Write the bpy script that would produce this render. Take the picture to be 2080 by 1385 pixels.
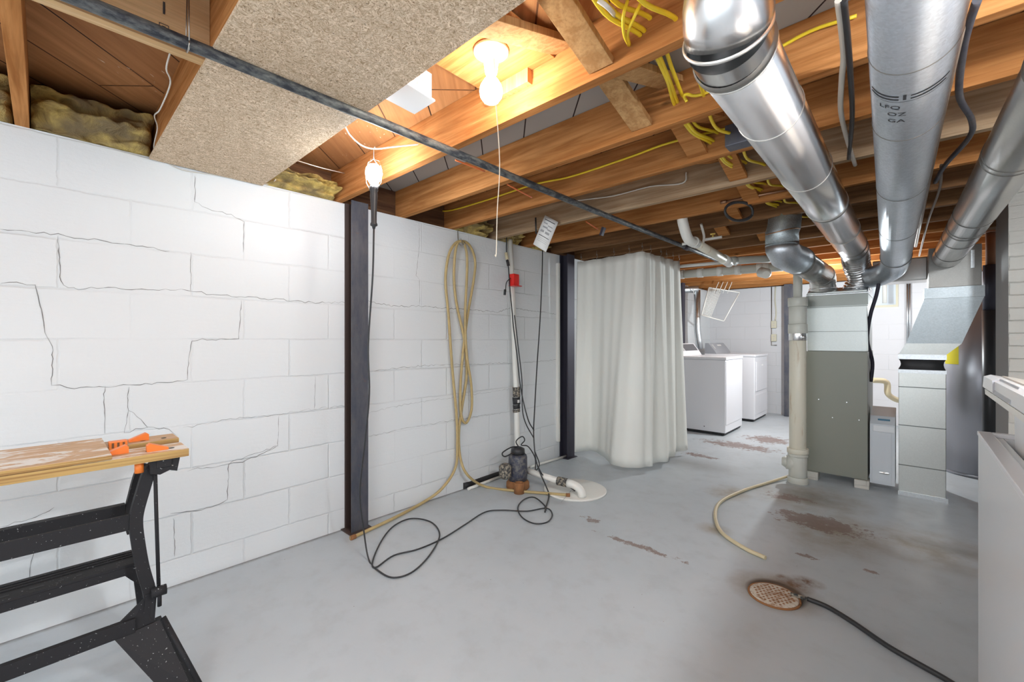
import bpy, bmesh, math, random
from mathutils import Vector, Matrix, noise as mnoise
random.seed(7)
SC = bpy.context.scene
for o in list(bpy.data.objects): bpy.data.objects.remove(o)

# ---------------------------------------------------------------- camera
FPX = 878.0
TH = math.atan(811 / FPX)
HY = 689.5
CX, CH = 2.5055, 1.138
cam = bpy.data.cameras.new('camera')
cam.sensor_fit = 'HORIZONTAL'; cam.sensor_width = 36
cam.lens = FPX / 2080 * 36
cam.shift_y = (HY - 692.5) / 2080
cam.clip_start = 0.02
camo = bpy.data.objects.new('camera', cam)
SC.collection.objects.link(camo)
camo.location = (CX, 0, CH)
camo.rotation_euler = (math.radians(90), 0, TH)
SC.camera = camo

# ---------------------------------------------------------------- world, lights, exposure
SC.view_settings.view_transform = 'Standard'
SC.view_settings.look = 'None'
SC.view_settings.gamma = 1
SC.view_settings.use_curve_mapping = False
SC.view_settings.exposure = 1.05
wd = bpy.data.worlds.new('world'); SC.world = wd; wd.use_nodes = True
bg = wd.node_tree.nodes['Background']
bg.inputs[0].default_value = (0.86, 0.94, 1.0, 1)
bg.inputs[1].default_value = 1.0
BULB = 175.0          # emission of the two bare bulbs in view
def point(name, loc, power, col=(1, .95, .88), r=.06):
    l = bpy.data.lights.new(name, 'POINT'); l.energy = power; l.color = col; l.shadow_soft_size = r
    o = bpy.data.objects.new(name, l); SC.collection.objects.link(o); o.location = loc
    return o
point('laundry_light', (1.75, 5.75, 1.60), 44, (.88, .96, 1.0), .05)
point('back_room_light', (2.9, 6.8, 1.5), 7, (.88, .96, 1.0), .05)
point('camera_fill_light', (1.9, -1.25, 1.75), 12, (.93, .96, 1.0), .15)  # added fill behind the camera, not a known lamp of the room
point('side_room_light', (3.2, .75, 1.80), 38, (.90, .96, 1.0), .07)

# ---------------------------------------------------------------- helpers
_s, _c = math.sin(TH), math.cos(TH)
def W(px, py, X=None, Y=None, Z=None, d=None):
    """point of the room seen at a photo pixel, on a plane X=, Y=, Z= or at depth d"""
    u = (px - 1040) / FPX; v = (HY - py) / FPX
    dx = -_s + _c * u; dy = _c + _s * u
    if X is not None: d = (X - CX) / dx
    elif Y is not None: d = Y / dy
    elif Z is not None: d = (Z - CH) / v
    return Vector((CX + dx * d, dy * d, CH + v * d))

class MB:
    def __init__(self): self.bm = bmesh.new(); self.mats = []
    def mi(self, m):
        if m is None: return 0
        if m not in self.mats: self.mats.append(m)
        return self.mats.index(m)
    def face(self, pts, m=None, smooth=False):
        vs = [self.bm.verts.new(p) for p in pts]
        f = self.bm.faces.new(vs); f.material_index = self.mi(m); f.smooth = smooth
        return self
    def box(self, a, b, m=None, bev=0):
        a = Vector(a); b = Vector(b)
        return self.obox((a + b) / 2, b - a, None, m, bev)
    def obox(self, c, s, R=None, m=None, bev=0):
        M = Matrix.Translation(c) @ ((R.to_4x4() if R is not None else Matrix.Identity(4))) @ Matrix.Diagonal((abs(s[0]), abs(s[1]), abs(s[2]), 1))
        r = bmesh.ops.create_cube(self.bm, size=1, matrix=M)
        fs = set(f for v in r['verts'] for f in v.link_faces)
        if bev:
            es = list(set(e for v in r['verts'] for e in v.link_edges))
            q = bmesh.ops.bevel(self.bm, geom=es, offset=bev, segments=2, profile=.6, affect='EDGES')
            fs = set(q['faces']) | set(f for f in fs if f.is_valid)
        k = self.mi(m)
        for f in fs:
            if f.is_valid: f.material_index = k
        return self
    def beam(self, p0, p1, w, h, up=(0, 0, 1), m=None, bev=0):
        p0 = Vector(p0); p1 = Vector(p1); x = (p1 - p0).normalized(); z = Vector(up)
        y = z.cross(x)
        if y.length < 1e-4: y = Vector((0, 1, 0)).cross(x)
        y.normalize(); z = x.cross(y)
        R = Matrix((x, y, z)).transposed()
        return self.obox((p0 + p1) / 2, ((p1 - p0).length, w, h), R, m, bev)
    def tube(self, pts, r, seg=12, m=None, caps=True, smooth=True, inner=False):
        pts = [Vector(p) for p in pts]
        rs = r if isinstance(r, (list, tuple)) else [r] * len(pts)
        k = self.mi(m); rings = []; nrm = None
        for i, p in enumerate(pts):
            if i == 0: t = pts[1] - p
            elif i == len(pts) - 1: t = p - pts[i - 1]
            else: t = (pts[i + 1] - p).normalized() + (p - pts[i - 1]).normalized()
            if t.length < 1e-9: t = pts[min(i+1, len(pts)-1)] - pts[max(i-1, 0)]
            if t.length < 1e-9: t = Vector((0, 0, 1))
            t.normalize()
            if nrm is None:
                a = Vector((0, 0, 1)) if abs(t.z) < .9 else Vector((1, 0, 0))
                nrm = (a - t * a.dot(t)).normalized()
            else:
                nrm = nrm - t * nrm.dot(t)
                nrm.normalize()
            b = t.cross(nrm)
            rings.append([self.bm.verts.new(p + (nrm * math.cos(2 * math.pi * j / seg) + b * math.sin(2 * math.pi * j / seg)) * rs[i]) for j in range(seg)])
        for i in range(len(rings) - 1):
            for j in range(seg):
                f = self.bm.faces.new((rings[i][j], rings[i][(j + 1) % seg], rings[i + 1][(j + 1) % seg], rings[i + 1][j]))
                f.material_index = k; f.smooth = smooth
        if caps:
            f = self.bm.faces.new(list(reversed(rings[0]))); f.material_index = k
            f = self.bm.faces.new(rings[-1]); f.material_index = k
        return self
    def prism(self, poly, ext, m=None):
        ext = Vector(ext); k = self.mi(m)
        a = [self.bm.verts.new(Vector(p)) for p in poly]; b = [self.bm.verts.new(Vector(p) + ext) for p in poly]
        n = len(a)
        fs = [self.bm.faces.new(a), self.bm.faces.new(list(reversed(b)))]
        for i in range(n): fs.append(self.bm.faces.new((a[i], b[i], b[(i + 1) % n], a[(i + 1) % n])))
        for f in fs: f.material_index = k
        return self
    def grid(self, rows, m=None, smooth=True, closed=False):
        k = self.mi(m); V = [[self.bm.verts.new(p) for p in r] for r in rows]
        for i in range(len(V) - 1):
            n = len(V[i])
            for j in range(n if closed else n - 1):
                f = self.bm.faces.new((V[i][j], V[i][(j + 1) % n], V[i + 1][(j + 1) % n], V[i + 1][j])); f.material_index = k; f.smooth = smooth
        return self
    def build(self, name, m=None, parent=None, origin=None):
        bmesh.ops.recalc_face_normals(self.bm, faces=self.bm.faces[:])
        me = bpy.data.meshes.new(name)
        vs = [v.co for v in self.bm.verts]
        if origin is None:
            if parent is not None: origin = wloc(parent)
            else:
                lo = [min(v[i] for v in vs) for i in range(3)]; hi = [max(v[i] for v in vs) for i in range(3)]
                origin = Vector(((lo[0] + hi[0]) / 2, (lo[1] + hi[1]) / 2, lo[2]))
        origin = Vector(origin)
        for v in self.bm.verts: v.co -= origin
        self.bm.to_mesh(me); self.bm.free()
        if m is not None and not self.mats: self.mats = [m]
        for q in self.mats: me.materials.append(q)
        o = bpy.data.objects.new(name, me); SC.collection.objects.link(o)
        if parent is not None:
            o.parent = parent; o.location = origin - wloc(parent)
        else: o.location = origin
        return o
def wloc(o):
    v = Vector(o.location)
    while o.parent: o = o.parent; v += Vector(o.location)
    return v
def tag(o, label=None, cat=None, group=None, kind=None):
    if label: o['label'] = label
    if cat: o['category'] = cat
    if group: o['group'] = group
    if kind: o['kind'] = kind
    return o
def empty(name, loc, label, cat, group=None):
    o = bpy.data.objects.new(name, None); SC.collection.objects.link(o); o.location = loc
    o.empty_display_size = .05
    return tag(o, label, cat, group)
def struct(o): o['kind'] = 'structure'; return o
def spline(pts, n=8):
    """Catmull-Rom through the points"""
    P = [Vector(p) for p in pts]; P = [P[0] * 2 - P[1]] + P + [P[-1] * 2 - P[-2]]
    out = []
    for i in range(1, len(P) - 2):
        a, b, c, d = P[i - 1:i + 3]
        for k in range(n):
            t = k / n
            out.append(.5 * ((2 * b) + (c - a) * t + (2 * a - 5 * b + 4 * c - d) * t * t + (3 * b - 3 * c + d - a) * t ** 3))
    out.append(P[-2]); return out
def bez_elbow(p, q, corner, n=10):
    p, q, c = Vector(p), Vector(q), Vector(corner)
    return [(1 - t) ** 2 * p + 2 * t * (1 - t) * c + t * t * q for t in [i / n for i in range(n + 1)]]

# ---------------------------------------------------------------- materials
def mat(name, col=(.8, .8, .8), rough=.5, metal=0.0, spec=.5, emit=None, estr=0):
    m = bpy.data.materials.new(name); m.use_nodes = True
    b = m.node_tree.nodes['Principled BSDF']
    b.inputs['Base Color'].default_value = (*col, 1); b.inputs['Roughness'].default_value = rough
    b.inputs['Metallic'].default_value = metal; b.inputs['Specular IOR Level'].default_value = spec
    if emit: b.inputs['Emission Color'].default_value = (*emit, 1); b.inputs['Emission Strength'].default_value = estr
    return m
class N:
    """tiny node helper"""
    def __init__(s, m): s.m = m; s.t = m.node_tree; s.b = s.t.nodes['Principled BSDF']; s._p = None
    def new(s, kind, **kw):
        n = s.t.nodes.new(kind)
        for k, v in kw.items():
            setattr(n, k, v)
        return n
    def L(s, a, b): s.t.links.new(a, b)
    def setv(s, sock, v):
        if isinstance(v, (int, float)): sock.default_value = v
        elif isinstance(v, (tuple, list)): sock.default_value = v
        else: s.L(v, sock)
    def pos(s):
        if s._p is None: s._p = s.new('ShaderNodeNewGeometry').outputs['Position']
        return s._p
    def mapping(s, scale=(1, 1, 1), rot=(0, 0, 0), loc=(0, 0, 0), src=None):
        n = s.new('ShaderNodeMapping'); s.L(src or s.pos(), n.inputs[0])
        n.inputs['Scale'].default_value = scale; n.inputs['Rotation'].default_value = rot; n.inputs['Location'].default_value = loc
        return n.outputs[0]
    def noise(s, scale, detail=3, rough=.5, vec=None, dist=0):
        n = s.new('ShaderNodeTexNoise'); s.L(vec if vec is not None else s.pos(), n.inputs['Vector'])
        n.inputs['Scale'].default_value = scale; n.inputs['Detail'].default_value = detail; n.inputs['Roughness'].default_value = rough
        n.inputs['Distortion'].default_value = dist
        return n.outputs[0]
    def voronoi(s, scale, vec=None, feature='F1', out=0):
        n = s.new('ShaderNodeTexVoronoi', feature=feature); s.L(vec if vec is not None else s.pos(), n.inputs['Vector']); n.inputs['Scale'].default_value = scale
        return n.outputs[out]
    def ramp(s, f, stops):
        n = s.new('ShaderNodeValToRGB'); s.L(f, n.inputs[0]); e = n.color_ramp.elements
        while len(e) < len(stops): e.new(.5)
        for x, (p, c) in zip(e, stops):
            x.position = p; x.color = (c, c, c, 1) if isinstance(c, (int, float)) else (*c, 1)
        return n.outputs[0]
    def math(s, op, a, b=0.0, c=0.0, clamp=False):
        n = s.new('ShaderNodeMath', operation=op, use_clamp=clamp)
        s.setv(n.inputs[0], a); s.setv(n.inputs[1], b)
        if op in ('MULTIPLY_ADD', 'SMOOTH_MIN', 'COMPARE'): s.setv(n.inputs[2], c)
        return n.outputs[0]
    def mix(s, f, a, b, mode='MIX'):
        n = s.new('ShaderNodeMix', data_type='RGBA', blend_type=mode)
        s.setv(n.inputs[0], f)
        for i, v in ((6, a), (7, b)):
            if isinstance(v, tuple): n.inputs[i].default_value = (*v, 1)
            else: s.L(v, n.inputs[i])
        return n.outputs[2]
    def sep(s, v=None):
        n = s.new('ShaderNodeSeparateXYZ'); s.L(v if v is not None else s.pos(), n.inputs[0]); return n.outputs
    def comb(s, x, y, z):
        n = s.new('ShaderNodeCombineXYZ')
        for i, v in enumerate((x, y, z)): s.setv(n.inputs[i], v)
        return n.outputs[0]
    def bump(s, h, strength=.5, dist=.01, nrm=None):
        n = s.new('ShaderNodeBump'); n.inputs['Strength'].default_value = strength; n.inputs['Distance'].default_value = dist
        s.L(h, n.inputs['Height'])
        if nrm is not None: s.L(nrm, n.inputs['Normal'])
        return n.outputs[0]
    def color(s, v): s.L(v, s.b.inputs['Base Color'])
    def rough(s, v): s.L(v, s.b.inputs['Roughness'])
    def normal(s, v): s.L(v, s.b.inputs['Normal'])

def block_mat(name, axis, bw, bh, ox, oz, col=(.775, .80, .81), mort=.006, bump=.6):
    """painted masonry: relief of the joints, drips and roller texture; axis is the horizontal one"""
    m = mat(name, col, .55, spec=.35); n = N(m); p = n.sep()
    wob = n.noise(2.2, 3); wob2 = n.noise(28, 3)
    hx = n.math('ADD', p[axis], -ox); hz = n.math('ADD', p[2], -oz)
    hx = n.math('ADD', hx, n.math('MULTIPLY', n.math('SUBTRACT', wob2, .5), .012))
    hz = n.math('ADD', hz, n.math('MULTIPLY', n.math('SUBTRACT', wob, .5), .022))
    hz = n.math('ADD', hz, n.math('MULTIPLY', n.math('SUBTRACT', wob2, .5), .008))
    t = n.new('ShaderNodeTexBrick'); n.L(n.comb(hx, hz, 0.0), t.inputs['Vector'])
    t.offset = .5; t.offset_frequency = 2
    t.inputs['Scale'].default_value = 1; t.inputs['Mortar Size'].default_value = mort; t.inputs['Mortar Smooth'].default_value = .9
    t.inputs['Brick Width'].default_value = bw; t.inputs['Row Height'].default_value = bh; t.inputs['Bias'].default_value = 0
    fac = t.outputs['Fac']
    var = n.ramp(n.noise(1.6, 2), [(.35, .15), (.65, 1.0)])
    joint = n.math('MULTIPLY', fac, var)
    h = n.math('MULTIPLY', joint, -1.0)
    h = n.math('ADD', h, n.math('MULTIPLY', n.noise(60, 4, .6), .22))
    h = n.math('ADD', h, n.math('MULTIPLY', n.noise(9, 3), .35))
    h = n.math('ADD', h, n.math('MULTIPLY', n.noise(14, 4, .6, vec=n.mapping((1, 1, 5))), .3))
    n.normal(n.bump(h, bump, .006))
    c = n.mix(n.math('MULTIPLY', n.noise(1.3, 4), .35), col, tuple(x * .9 for x in col))
    c = n.mix(n.math('MULTIPLY', joint, .22), c, tuple(x * .6 for x in col))
    n.color(c)
    return m

def wood_mat(name, c1, c2, axis=0, rough=.6, dirt=.3, light=None):
    m = mat(name, c1, .85, spec=.03); n = N(m)
    sc = [26, 26, 26]; sc[axis] = 1.6
    g = n.noise(1.0, 5, .6, vec=n.mapping(tuple(sc)), dist=.8)
    sc2 = [120, 120, 120]; sc2[axis] = 4
    g2 = n.noise(1.0, 3, .6, vec=n.mapping(tuple(sc2)))
    c = n.mix(n.ramp(g, [(.35, 0.0), (.62, 1.0)]), c1, c2)
    c = n.mix(n.math('MULTIPLY', n.ramp(g2, [(.45, 0.0), (.7, 1.0)]), .35), c, tuple(x * .55 for x in c2))
    c = n.mix(n.math('MULTIPLY', n.ramp(n.noise(2.3, 4), [(.45, 0.0), (.75, 1.0)]), dirt), c, tuple(x * .35 for x in c1))
    k = n.voronoi(5.5, vec=n.mapping((.45 if axis == 0 else 1, .45 if axis == 1 else 1, 1)))
    c = n.mix(n.ramp(k, [(.02, 1.0), (.07, 0.0)]), c, tuple(x * .25 for x in c1))
    n.color(c); n.normal(n.bump(g2, .25, .002))
    return m

def metal_mat(name, col, rough, spangle=0.0, streak=0.0, axis=1, dirt=0.0):
    m = mat(name, col, rough, 1.0); n = N(m)
    c = None
    v = n.voronoi(160, out=1)
    sv = n.sep(v)[0]
    lo = tuple(x * (1 - spangle) for x in col)
    c = n.mix(sv, col, lo)
    if streak:
        s = [60, 60, 60]; s[axis] = 300
        g = n.noise(1, 3, vec=n.mapping(tuple(s)))
        c = n.mix(n.math('MULTIPLY', g, streak), c, tuple(x * .4 for x in col))
    if dirt:
        c = n.mix(n.math('MULTIPLY', n.ramp(n.noise(6, 5, .65), [(.45, 0.0), (.75, 1.0)]), dirt), c, (.20, .18, .15))
    n.color(c)
    r = n.math('MULTIPLY_ADD', n.noise(3, 2), .06, rough - .03)
    r = n.math('ADD', r, n.math('MULTIPLY', sv, spangle * .35)); n.rough(r)
    n.normal(n.bump(n.noise(2.2, 1), .05, .02))
    return m

M = {}
M['block'] = block_mat('painted_block', 1, .437, .2032, .694, .122)
M['block_far'] = block_mat('painted_block_far', 0, .437, .2032, .1, .122, (.78, .78, .80), bump=.4)
M['brick'] = block_mat('painted_brick', 0, .21, .0677, .05, .02, (.60, .58, .53), .004, .8)
M['joist'] = wood_mat('joist_wood', (.58, .265, .095), (.36, .14, .042), dirt=.4)
M['joist_pale'] = wood_mat('joist_pale_wood', (.50, .36, .23), (.33, .20, .11), dirt=.5)
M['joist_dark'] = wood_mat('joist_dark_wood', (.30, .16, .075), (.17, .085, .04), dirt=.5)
M['wood_y'] = wood_mat('bridging_wood', (.58, .35, .16), (.42, .22, .09), axis=2)
M['wood_light'] = wood_mat('fresh_pine', (.72, .50, .28), (.60, .38, .19), axis=1, dirt=.1)
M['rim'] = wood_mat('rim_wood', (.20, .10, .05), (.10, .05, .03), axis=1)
M['galv'] = metal_mat('galvanised_steel', (.66, .69, .71), .36, .12, .08)
M['galv_dull'] = metal_mat('weathered_galvanised', (.74, .79, .85), .40, .14, .26, dirt=.14)
M['alu'] = metal_mat('bright_duct_steel', (.80, .80, .80), .24, .02, .05)
M['alu_dull'] = metal_mat('grey_duct_steel', (.64, .63, .61), .28, .03, .10)
M['box_metal'] = metal_mat('dull_box_metal', (.36, .35, .33), .48, .05, .04)
M['slant_metal'] = metal_mat('slanting_sheet', (.44, .48, .50), .42, .10, .04)
M['band_metal'] = metal_mat('dark_band_metal', (.16, .17, .16), .35)
M['can_metal'] = metal_mat('spangled_can', (.56, .63, .66), .46, .22, .1)
M['plenum'] = metal_mat('plenum_metal', (.52, .55, .54), .46, .04, .03)
M['sheet'] = metal_mat('sheet_metal', (.60, .61, .585), .36, .05, .03)
M['crimp'] = mat('duct_seam', (.30, .29, .27), .45, .8)
M['brightseam'] = mat('duct_bright_seam', (.85, .83, .78), .3, .8)
M['iron'] = None
m = mat('black_iron_pipe', (.06, .065, .08), .55, .2); n = N(m)
n.color(n.mix(n.ramp(n.noise(40, 5, .7, vec=n.mapping((1, .35, 1))), [(.42, 0.0), (.66, 1.0)]), (.03, .034, .045), (.20, .21, .20))); M['iron'] = m
m = mat('steel_column', (.10, .11, .15), .5, .5); n = N(m)
c = n.mix(n.ramp(n.noise(9, 5, .7, vec=n.mapping((1, 1, .35))), [(.4, 0.0), (.68, 1.0)]), (.085, .09, .115), (.15, .145, .155))
c = n.mix(n.ramp(n.noise(22, 5, .7), [(.6, 0.0), (.75, .5)]), c, (.22, .11, .07)); n.color(c); M['column'] = m
M['column_dark'] = mat('dark_primer_steel', (.045, .042, .06), .5, .3)
M['rust'] = mat('rusty_post', (.17, .07, .03), .8)
M['web'] = mat('brown_primer', (.055, .035, .03), .6)
M['bluetape'] = mat('blue_white_paint', (.45, .5, .6), .6)
M['pvc'] = mat('white_pvc', (.80, .79, .74), .32)
m = mat('aged_pvc', (.72, .68, .55), .35); n = N(m)
n.color(n.mix(n.ramp(n.noise(7, 5, .7, vec=n.mapping((4, 4, .6))), [(.55, 0.0), (.72, .7)]), (.74, .70, .58), (.42, .27, .12))); M['pvc_old'] = m
M['pvc_grey'] = mat('grey_pvc', (.60, .60, .54), .38)
M['black'] = mat('black_rubber', (.022, .022, .024), .6)
M['cord'] = mat('black_cord', (.03, .03, .032), .45)
M['blackplastic'] = mat('black_plastic', (.03, .03, .033), .4)
M['chrome'] = mat('bright_steel', (.8, .8, .8), .25, 1)
M['wire'] = mat('steel_wire', (.35, .33, .30), .4, .9)
M['hose'] = None
m = mat('tan_hose', (.52, .40, .19), .5); n = N(m)
n.color(n.mix(n.noise(30, 4), (.56, .43, .20), (.42, .30, .13))); M['hose'] = m
M['hose_pale'] = mat('pale_tan_hose', (.66, .56, .36), .45)
M['yellow'] = mat('yellow_cable', (.85, .62, .03), .42)
M['whitecable'] = mat('white_cable', (.66, .62, .55), .5)
M['orange'] = mat('orange_plastic', (.90, .22, .03), .4)
M['orangewire'] = mat('orange_wire', (.75, .18, .05), .5)
M['red'] = mat('red_plastic', (.75, .02, .015), .3)
M['copper'] = mat('copper_pipe', (.45, .26, .16), .4, .9)
M['brown_pipe'] = mat('tarnished_pipe', (.22, .17, .13), .45, .5)
M['brass'] = mat('brass_valve', (.80, .60, .15), .4, .6)
M['enamel'] = mat('white_enamel', (.80, .80, .83), .22)
M['enamel_grey'] = mat('grey_console', (.34, .35, .38), .3)
M['console'] = mat('dark_console', (.10, .10, .11), .35)
M['freezer'] = mat('freezer_white', (.80, .81, .82), .2)
M['freezer_in'] = mat('freezer_liner', (.62, .65, .70), .3)
M['lid_top'] = mat('lid_top', (.62, .59, .53), .4)
M['furnace'] = mat('furnace_grey', (.25, .255, .215), .42, .1)
M['tank'] = mat('water_heater_jacket', (.42, .42, .46), .33, .55)
M['sticker'] = mat('yellow_sticker', (.85, .72, .02), .5)
M['cabinet'] = mat('pale_plastic', (.62, .66, .70), .35)
M['cabinet_light'] = mat('pale_plastic_light', (.78, .80, .82), .35)
M['blueprint'] = mat('blue_print', (.10, .25, .38), .5)
M['lamp'] = mat('porcelain', (.85, .84, .80), .3)
M['bulb'] = mat('lit_bulb', (1, 1, 1), .3, emit=(.98, .93, .84), estr=BULB * .48)
M['bulb2'] = mat('lit_bulb_cool', (1, 1, 1), .3, emit=(.90, .95, 1.0), estr=BULB * .55)
M['string'] = mat('cotton_string', (.80, .72, .58), .8)
M['paper'] = mat('paper', (.78, .78, .76), .7)
M['ink'] = mat('ink', (.04, .04, .045), .6)
M['inkgrey'] = mat('grey_print', (.35, .35, .35), .7)
M['beige'] = mat('beige_plastic', (.72, .68, .52), .45)
M['crack'] = mat('crack', (.20, .195, .19), .9)
M['rustcast'] = None
m = mat('rusty_cast_iron', (.35, .15, .05), .8); n = N(m)
n.color(n.mix(n.noise(40, 4), (.42, .18, .06), (.20, .09, .04))); M['rustcast'] = m
m = mat('sump_pump_body', (.10, .11, .15), .5); n = N(m)
n.color(n.mix(n.ramp(n.noise(30, 5, .7), [(.45, 0.0), (.62, 1.0)]), (.045, .05, .08), (.16, .15, .14))); M['pumpbody'] = m
m = mat('dirty_rubber', (.2, .18, .15), .8); n = N(m)
n.color(n.mix(n.ramp(n.noise(60, 4, .7), [(.45, 0.0), (.6, 1.0)]), (.05, .05, .05), (.40, .35, .27))); M['dirty'] = m
# insulation
m = mat('fibreglass', (.5, .38, .12), .95, spec=.05); n = N(m)
f = n.noise(13, 5, .65, dist=.6)
n.color(n.mix(n.ramp(n.noise(7, 4), [(.4, 0.0), (.65, 1.0)]), n.ramp(f, [(.3, (.15, .09, .03)), (.6, (.68, .50, .16))]), (.24, .18, .10)))
n.normal(n.bump(f, .8, .03)); M['fluff'] = m
# particle board (wafer panel)
m = mat('strand_board', (.6, .45, .28), .75, spec=.15); n = N(m)
f = n.noise(38, 6, .8, dist=4.5); g = n.voronoi(95, vec=n.mapping((1, .5, 1)), out=1)
c = n.ramp(f, [(.36, (.24, .14, .07)), (.48, (.66, .49, .33)), (.60, (.93, .79, .62))])
c = n.mix(n.math('MULTIPLY', n.sep(g)[0], .35), c, (.35, .24, .13))
c = n.mix(n.ramp(n.noise(150, 2), [(.66, 0.0), (.72, .8)]), c, (.12, .07, .04)); n.color(c)
n.normal(n.bump(f, .3, .004)); M['osb'] = m
# subfloor boards laid diagonally
m = mat('subfloor_boards', (.4, .2, .08), .7, spec=.15); n = N(m)
rot = n.mapping(rot=(0, 0, math.radians(46)))
t = n.new('ShaderNodeTexBrick'); n.L(rot, t.inputs['Vector']); t.offset = .5
t.inputs['Scale'].default_value = 1; t.inputs['Mortar Size'].default_value = .003; t.inputs['Mortar Smooth'].default_value = 0
t.inputs['Brick Width'].default_value = 9; t.inputs['Row Height'].default_value = .212
t.inputs['Color1'].default_value = (.46, .22, .085, 1); t.inputs['Color2'].default_value = (.36, .16, .06, 1); t.inputs['Mortar'].default_value = (.02, .01, .005, 1)
g = n.noise(1, 5, .6, vec=n.mapping((2, 34, 10), src=rot), dist=.5)
c = n.mix(n.ramp(g, [(.35, 0.0), (.68, .55)]), t.outputs['Color'], (.20, .08, .03))
fl = n.math('MULTIPLY', n.ramp(n.noise(1, 2, vec=n.mapping((28, 120, 10), src=rot)), [(.70, 0.0), (.74, 1.0)]), n.ramp(n.noise(3.5, 2), [(.5, 0.0), (.56, 1.0)]))
c = n.mix(fl, c, (.65, .55, .42))
yy = n.sep()[1]; band = n.math('MULTIPLY', n.math('GREATER_THAN', yy, 1.2), n.math('LESS_THAN', yy, 1.63))
t2 = n.mix(t.outputs['Fac'], (.40, .38, .35), (.03, .02, .02))
c = n.mix(band, c, t2); n.color(c); M['subfloor'] = m
# bench wood
m = mat('bench_wood', (.62, .40, .22), .5); n = N(m)
g = n.noise(1, 5, .6, vec=n.mapping((30, 3, 30)), dist=1)
c = n.mix(n.ramp(g, [(.35, 0.0), (.65, 1.0)]), (.66, .44, .26), (.50, .29, .13))
sp = n.ramp(n.noise(1, 5, .7, vec=n.mapping((20, 5, 12)), dist=.6), [(.52, 0.0), (.57, 1.0)])
c = n.mix(n.math('MULTIPLY', sp, n.ramp(n.noise(3.2, 2), [(.42, 0.0), (.52, .9)])), c, (.80, .78, .74)); n.color(c); M['benchwood'] = m
m = mat('ply_edge', (.45, .27, .08), .6); n = N(m)
n.color(n.mix(n.ramp(n.noise(1, 3, vec=n.mapping((8, 2, 160))), [(.4, 0.0), (.6, 1.0)]), (.52, .33, .11), (.32, .17, .05))); M['ply'] = m
m = mat('black_paint_steel', (.02, .02, .022), .6, .0, spec=.25); n = N(m)
n.color(n.mix(n.ramp(n.noise(170, 2), [(.71, 0.0), (.735, .8)]), (.022, .021, .023), (.5, .5, .5))); M['bench_black'] = m
# curtain
m = mat('vinyl_curtain', (.84, .84, .785), .75, spec=.2)
m.node_tree.nodes['Principled BSDF'].inputs['Subsurface Weight'].default_value = .0; M['curtain'] = m
# floor
m = mat('painted_concrete', (.44, .47, .49), .32, spec=.4); n = N(m); M['floor'] = m
def blob(n, px, py, rx, ry, soft=.5, ang=0.0):
    p = W(px, py, Z=0)
    v = n.mapping((1 / rx, 1 / ry, 0), src=n.mapping(rot=(0, 0, ang), src=n.mapping(loc=(-p.x, -p.y, 0))))
    l = n.new('ShaderNodeVectorMath', operation='LENGTH'); n.L(v, l.inputs[0])
    return n.ramp(l.outputs['Value'], [(max(0, 1 - soft), 1.0), (1.0, 0.0)])
n1 = n.noise(1.4, 5, .6); n2 = n.noise(7, 5, .65); n3 = n.noise(26, 5, .7)
c = n.mix(n.ramp(n1, [(.3, 0.0), (.7, 1.0)]), (.54, .585, .62), (.485, .53, .56))
def union(*a):
    r = a[0]
    for x in a[1:]: r = n.math('MAXIMUM', r, x)
    return r
# dusty, ochre traffic stains round the furnace and the drain
st = union(blob(n, 1640, 1010, .42, .42, .9), blob(n, 1480, 1000, .18, .2, .9), blob(n, 1880, 1110, .45, .35, 1), blob(n, 1700, 1080, .35, .45, .9), blob(n, 1450, 1075, .12, .1, 1))
c = n.mix(n.math('MULTIPLY', st, n.ramp(n2, [(.32, .25), (.62, 1.0)])), c, (.33, .27, .19))
da = union(blob(n, 1650, 1010, .28, .22, .9), blob(n, 1400, 940, .55, .25, 1), blob(n, 1950, 1120, .35, .12, 1))
c = n.mix(n.math('MULTIPLY', da, n.ramp(n1, [(.3, .4), (.7, .8)])), c, (.21, .20, .19))
# bare patches where the paint has peeled
pe = union(blob(n, 1665, 1062, .34, .20, .7), blob(n, 1600, 1010, .2, .12, .9), blob(n, 1500, 905, .55, .22, .8), blob(n, 1560, 893, .35, .3, .8), blob(n, 1200, 1055, .12, .05, 1), blob(n, 1300, 1110, .35, .04, 1), blob(n, 1640, 1130, .06, .05, 1), blob(n, 1420, 925, .3, .1, 1), blob(n, 1765, 1160, .05, .03, 1))
pk = n.math('ADD', pe, n.math('MULTIPLY', n.math('SUBTRACT', n.noise(13, 8, .8), .5), 4.2))
pk = n.ramp(pk, [(.50, 0.0), (.56, 1.0)]); pk = n.math('MULTIPLY', pk, n.ramp(pe, [(.02, 0.0), (.12, 1.0)]))
c = n.mix(n.math('MULTIPLY', pk, .85), c, n.mix(n3, (.30, .20, .17), (.17, .11, .09)))
# rust round the drain
rr = blob(n, 1572, 1200, .21, .19, .6); rk = n.math('MULTIPLY', rr, n.ramp(n2, [(.3, .5), (.6, 1.0)]))
c = n.mix(rk, c, (.27, .23, .18))
r2 = blob(n, 1576, 1204, .125, .125, .2); c = n.mix(r2, c, (.05, .028, .015))
r3 = union(blob(n, 1612, 1187, .09, .09, .8), blob(n, 1640, 1182, .08, .06, .8), blob(n, 1588, 1172, .03, .04, .9))
c = n.mix(n.math('MULTIPLY', r3, n.ramp(n3, [(.35, .3), (.6, 1.0)])), c, (.16, .075, .03))
c = n.mix(n.ramp(n.voronoi(11), [(.018, .8), (.03, 0.0)]), c, (.16, .13, .11))
c = n.mix(n.math('MULTIPLY', n.ramp(n2, [(.5, 0.0), (.8, 1.0)]), .25), c, (.30, .30, .29))
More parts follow.
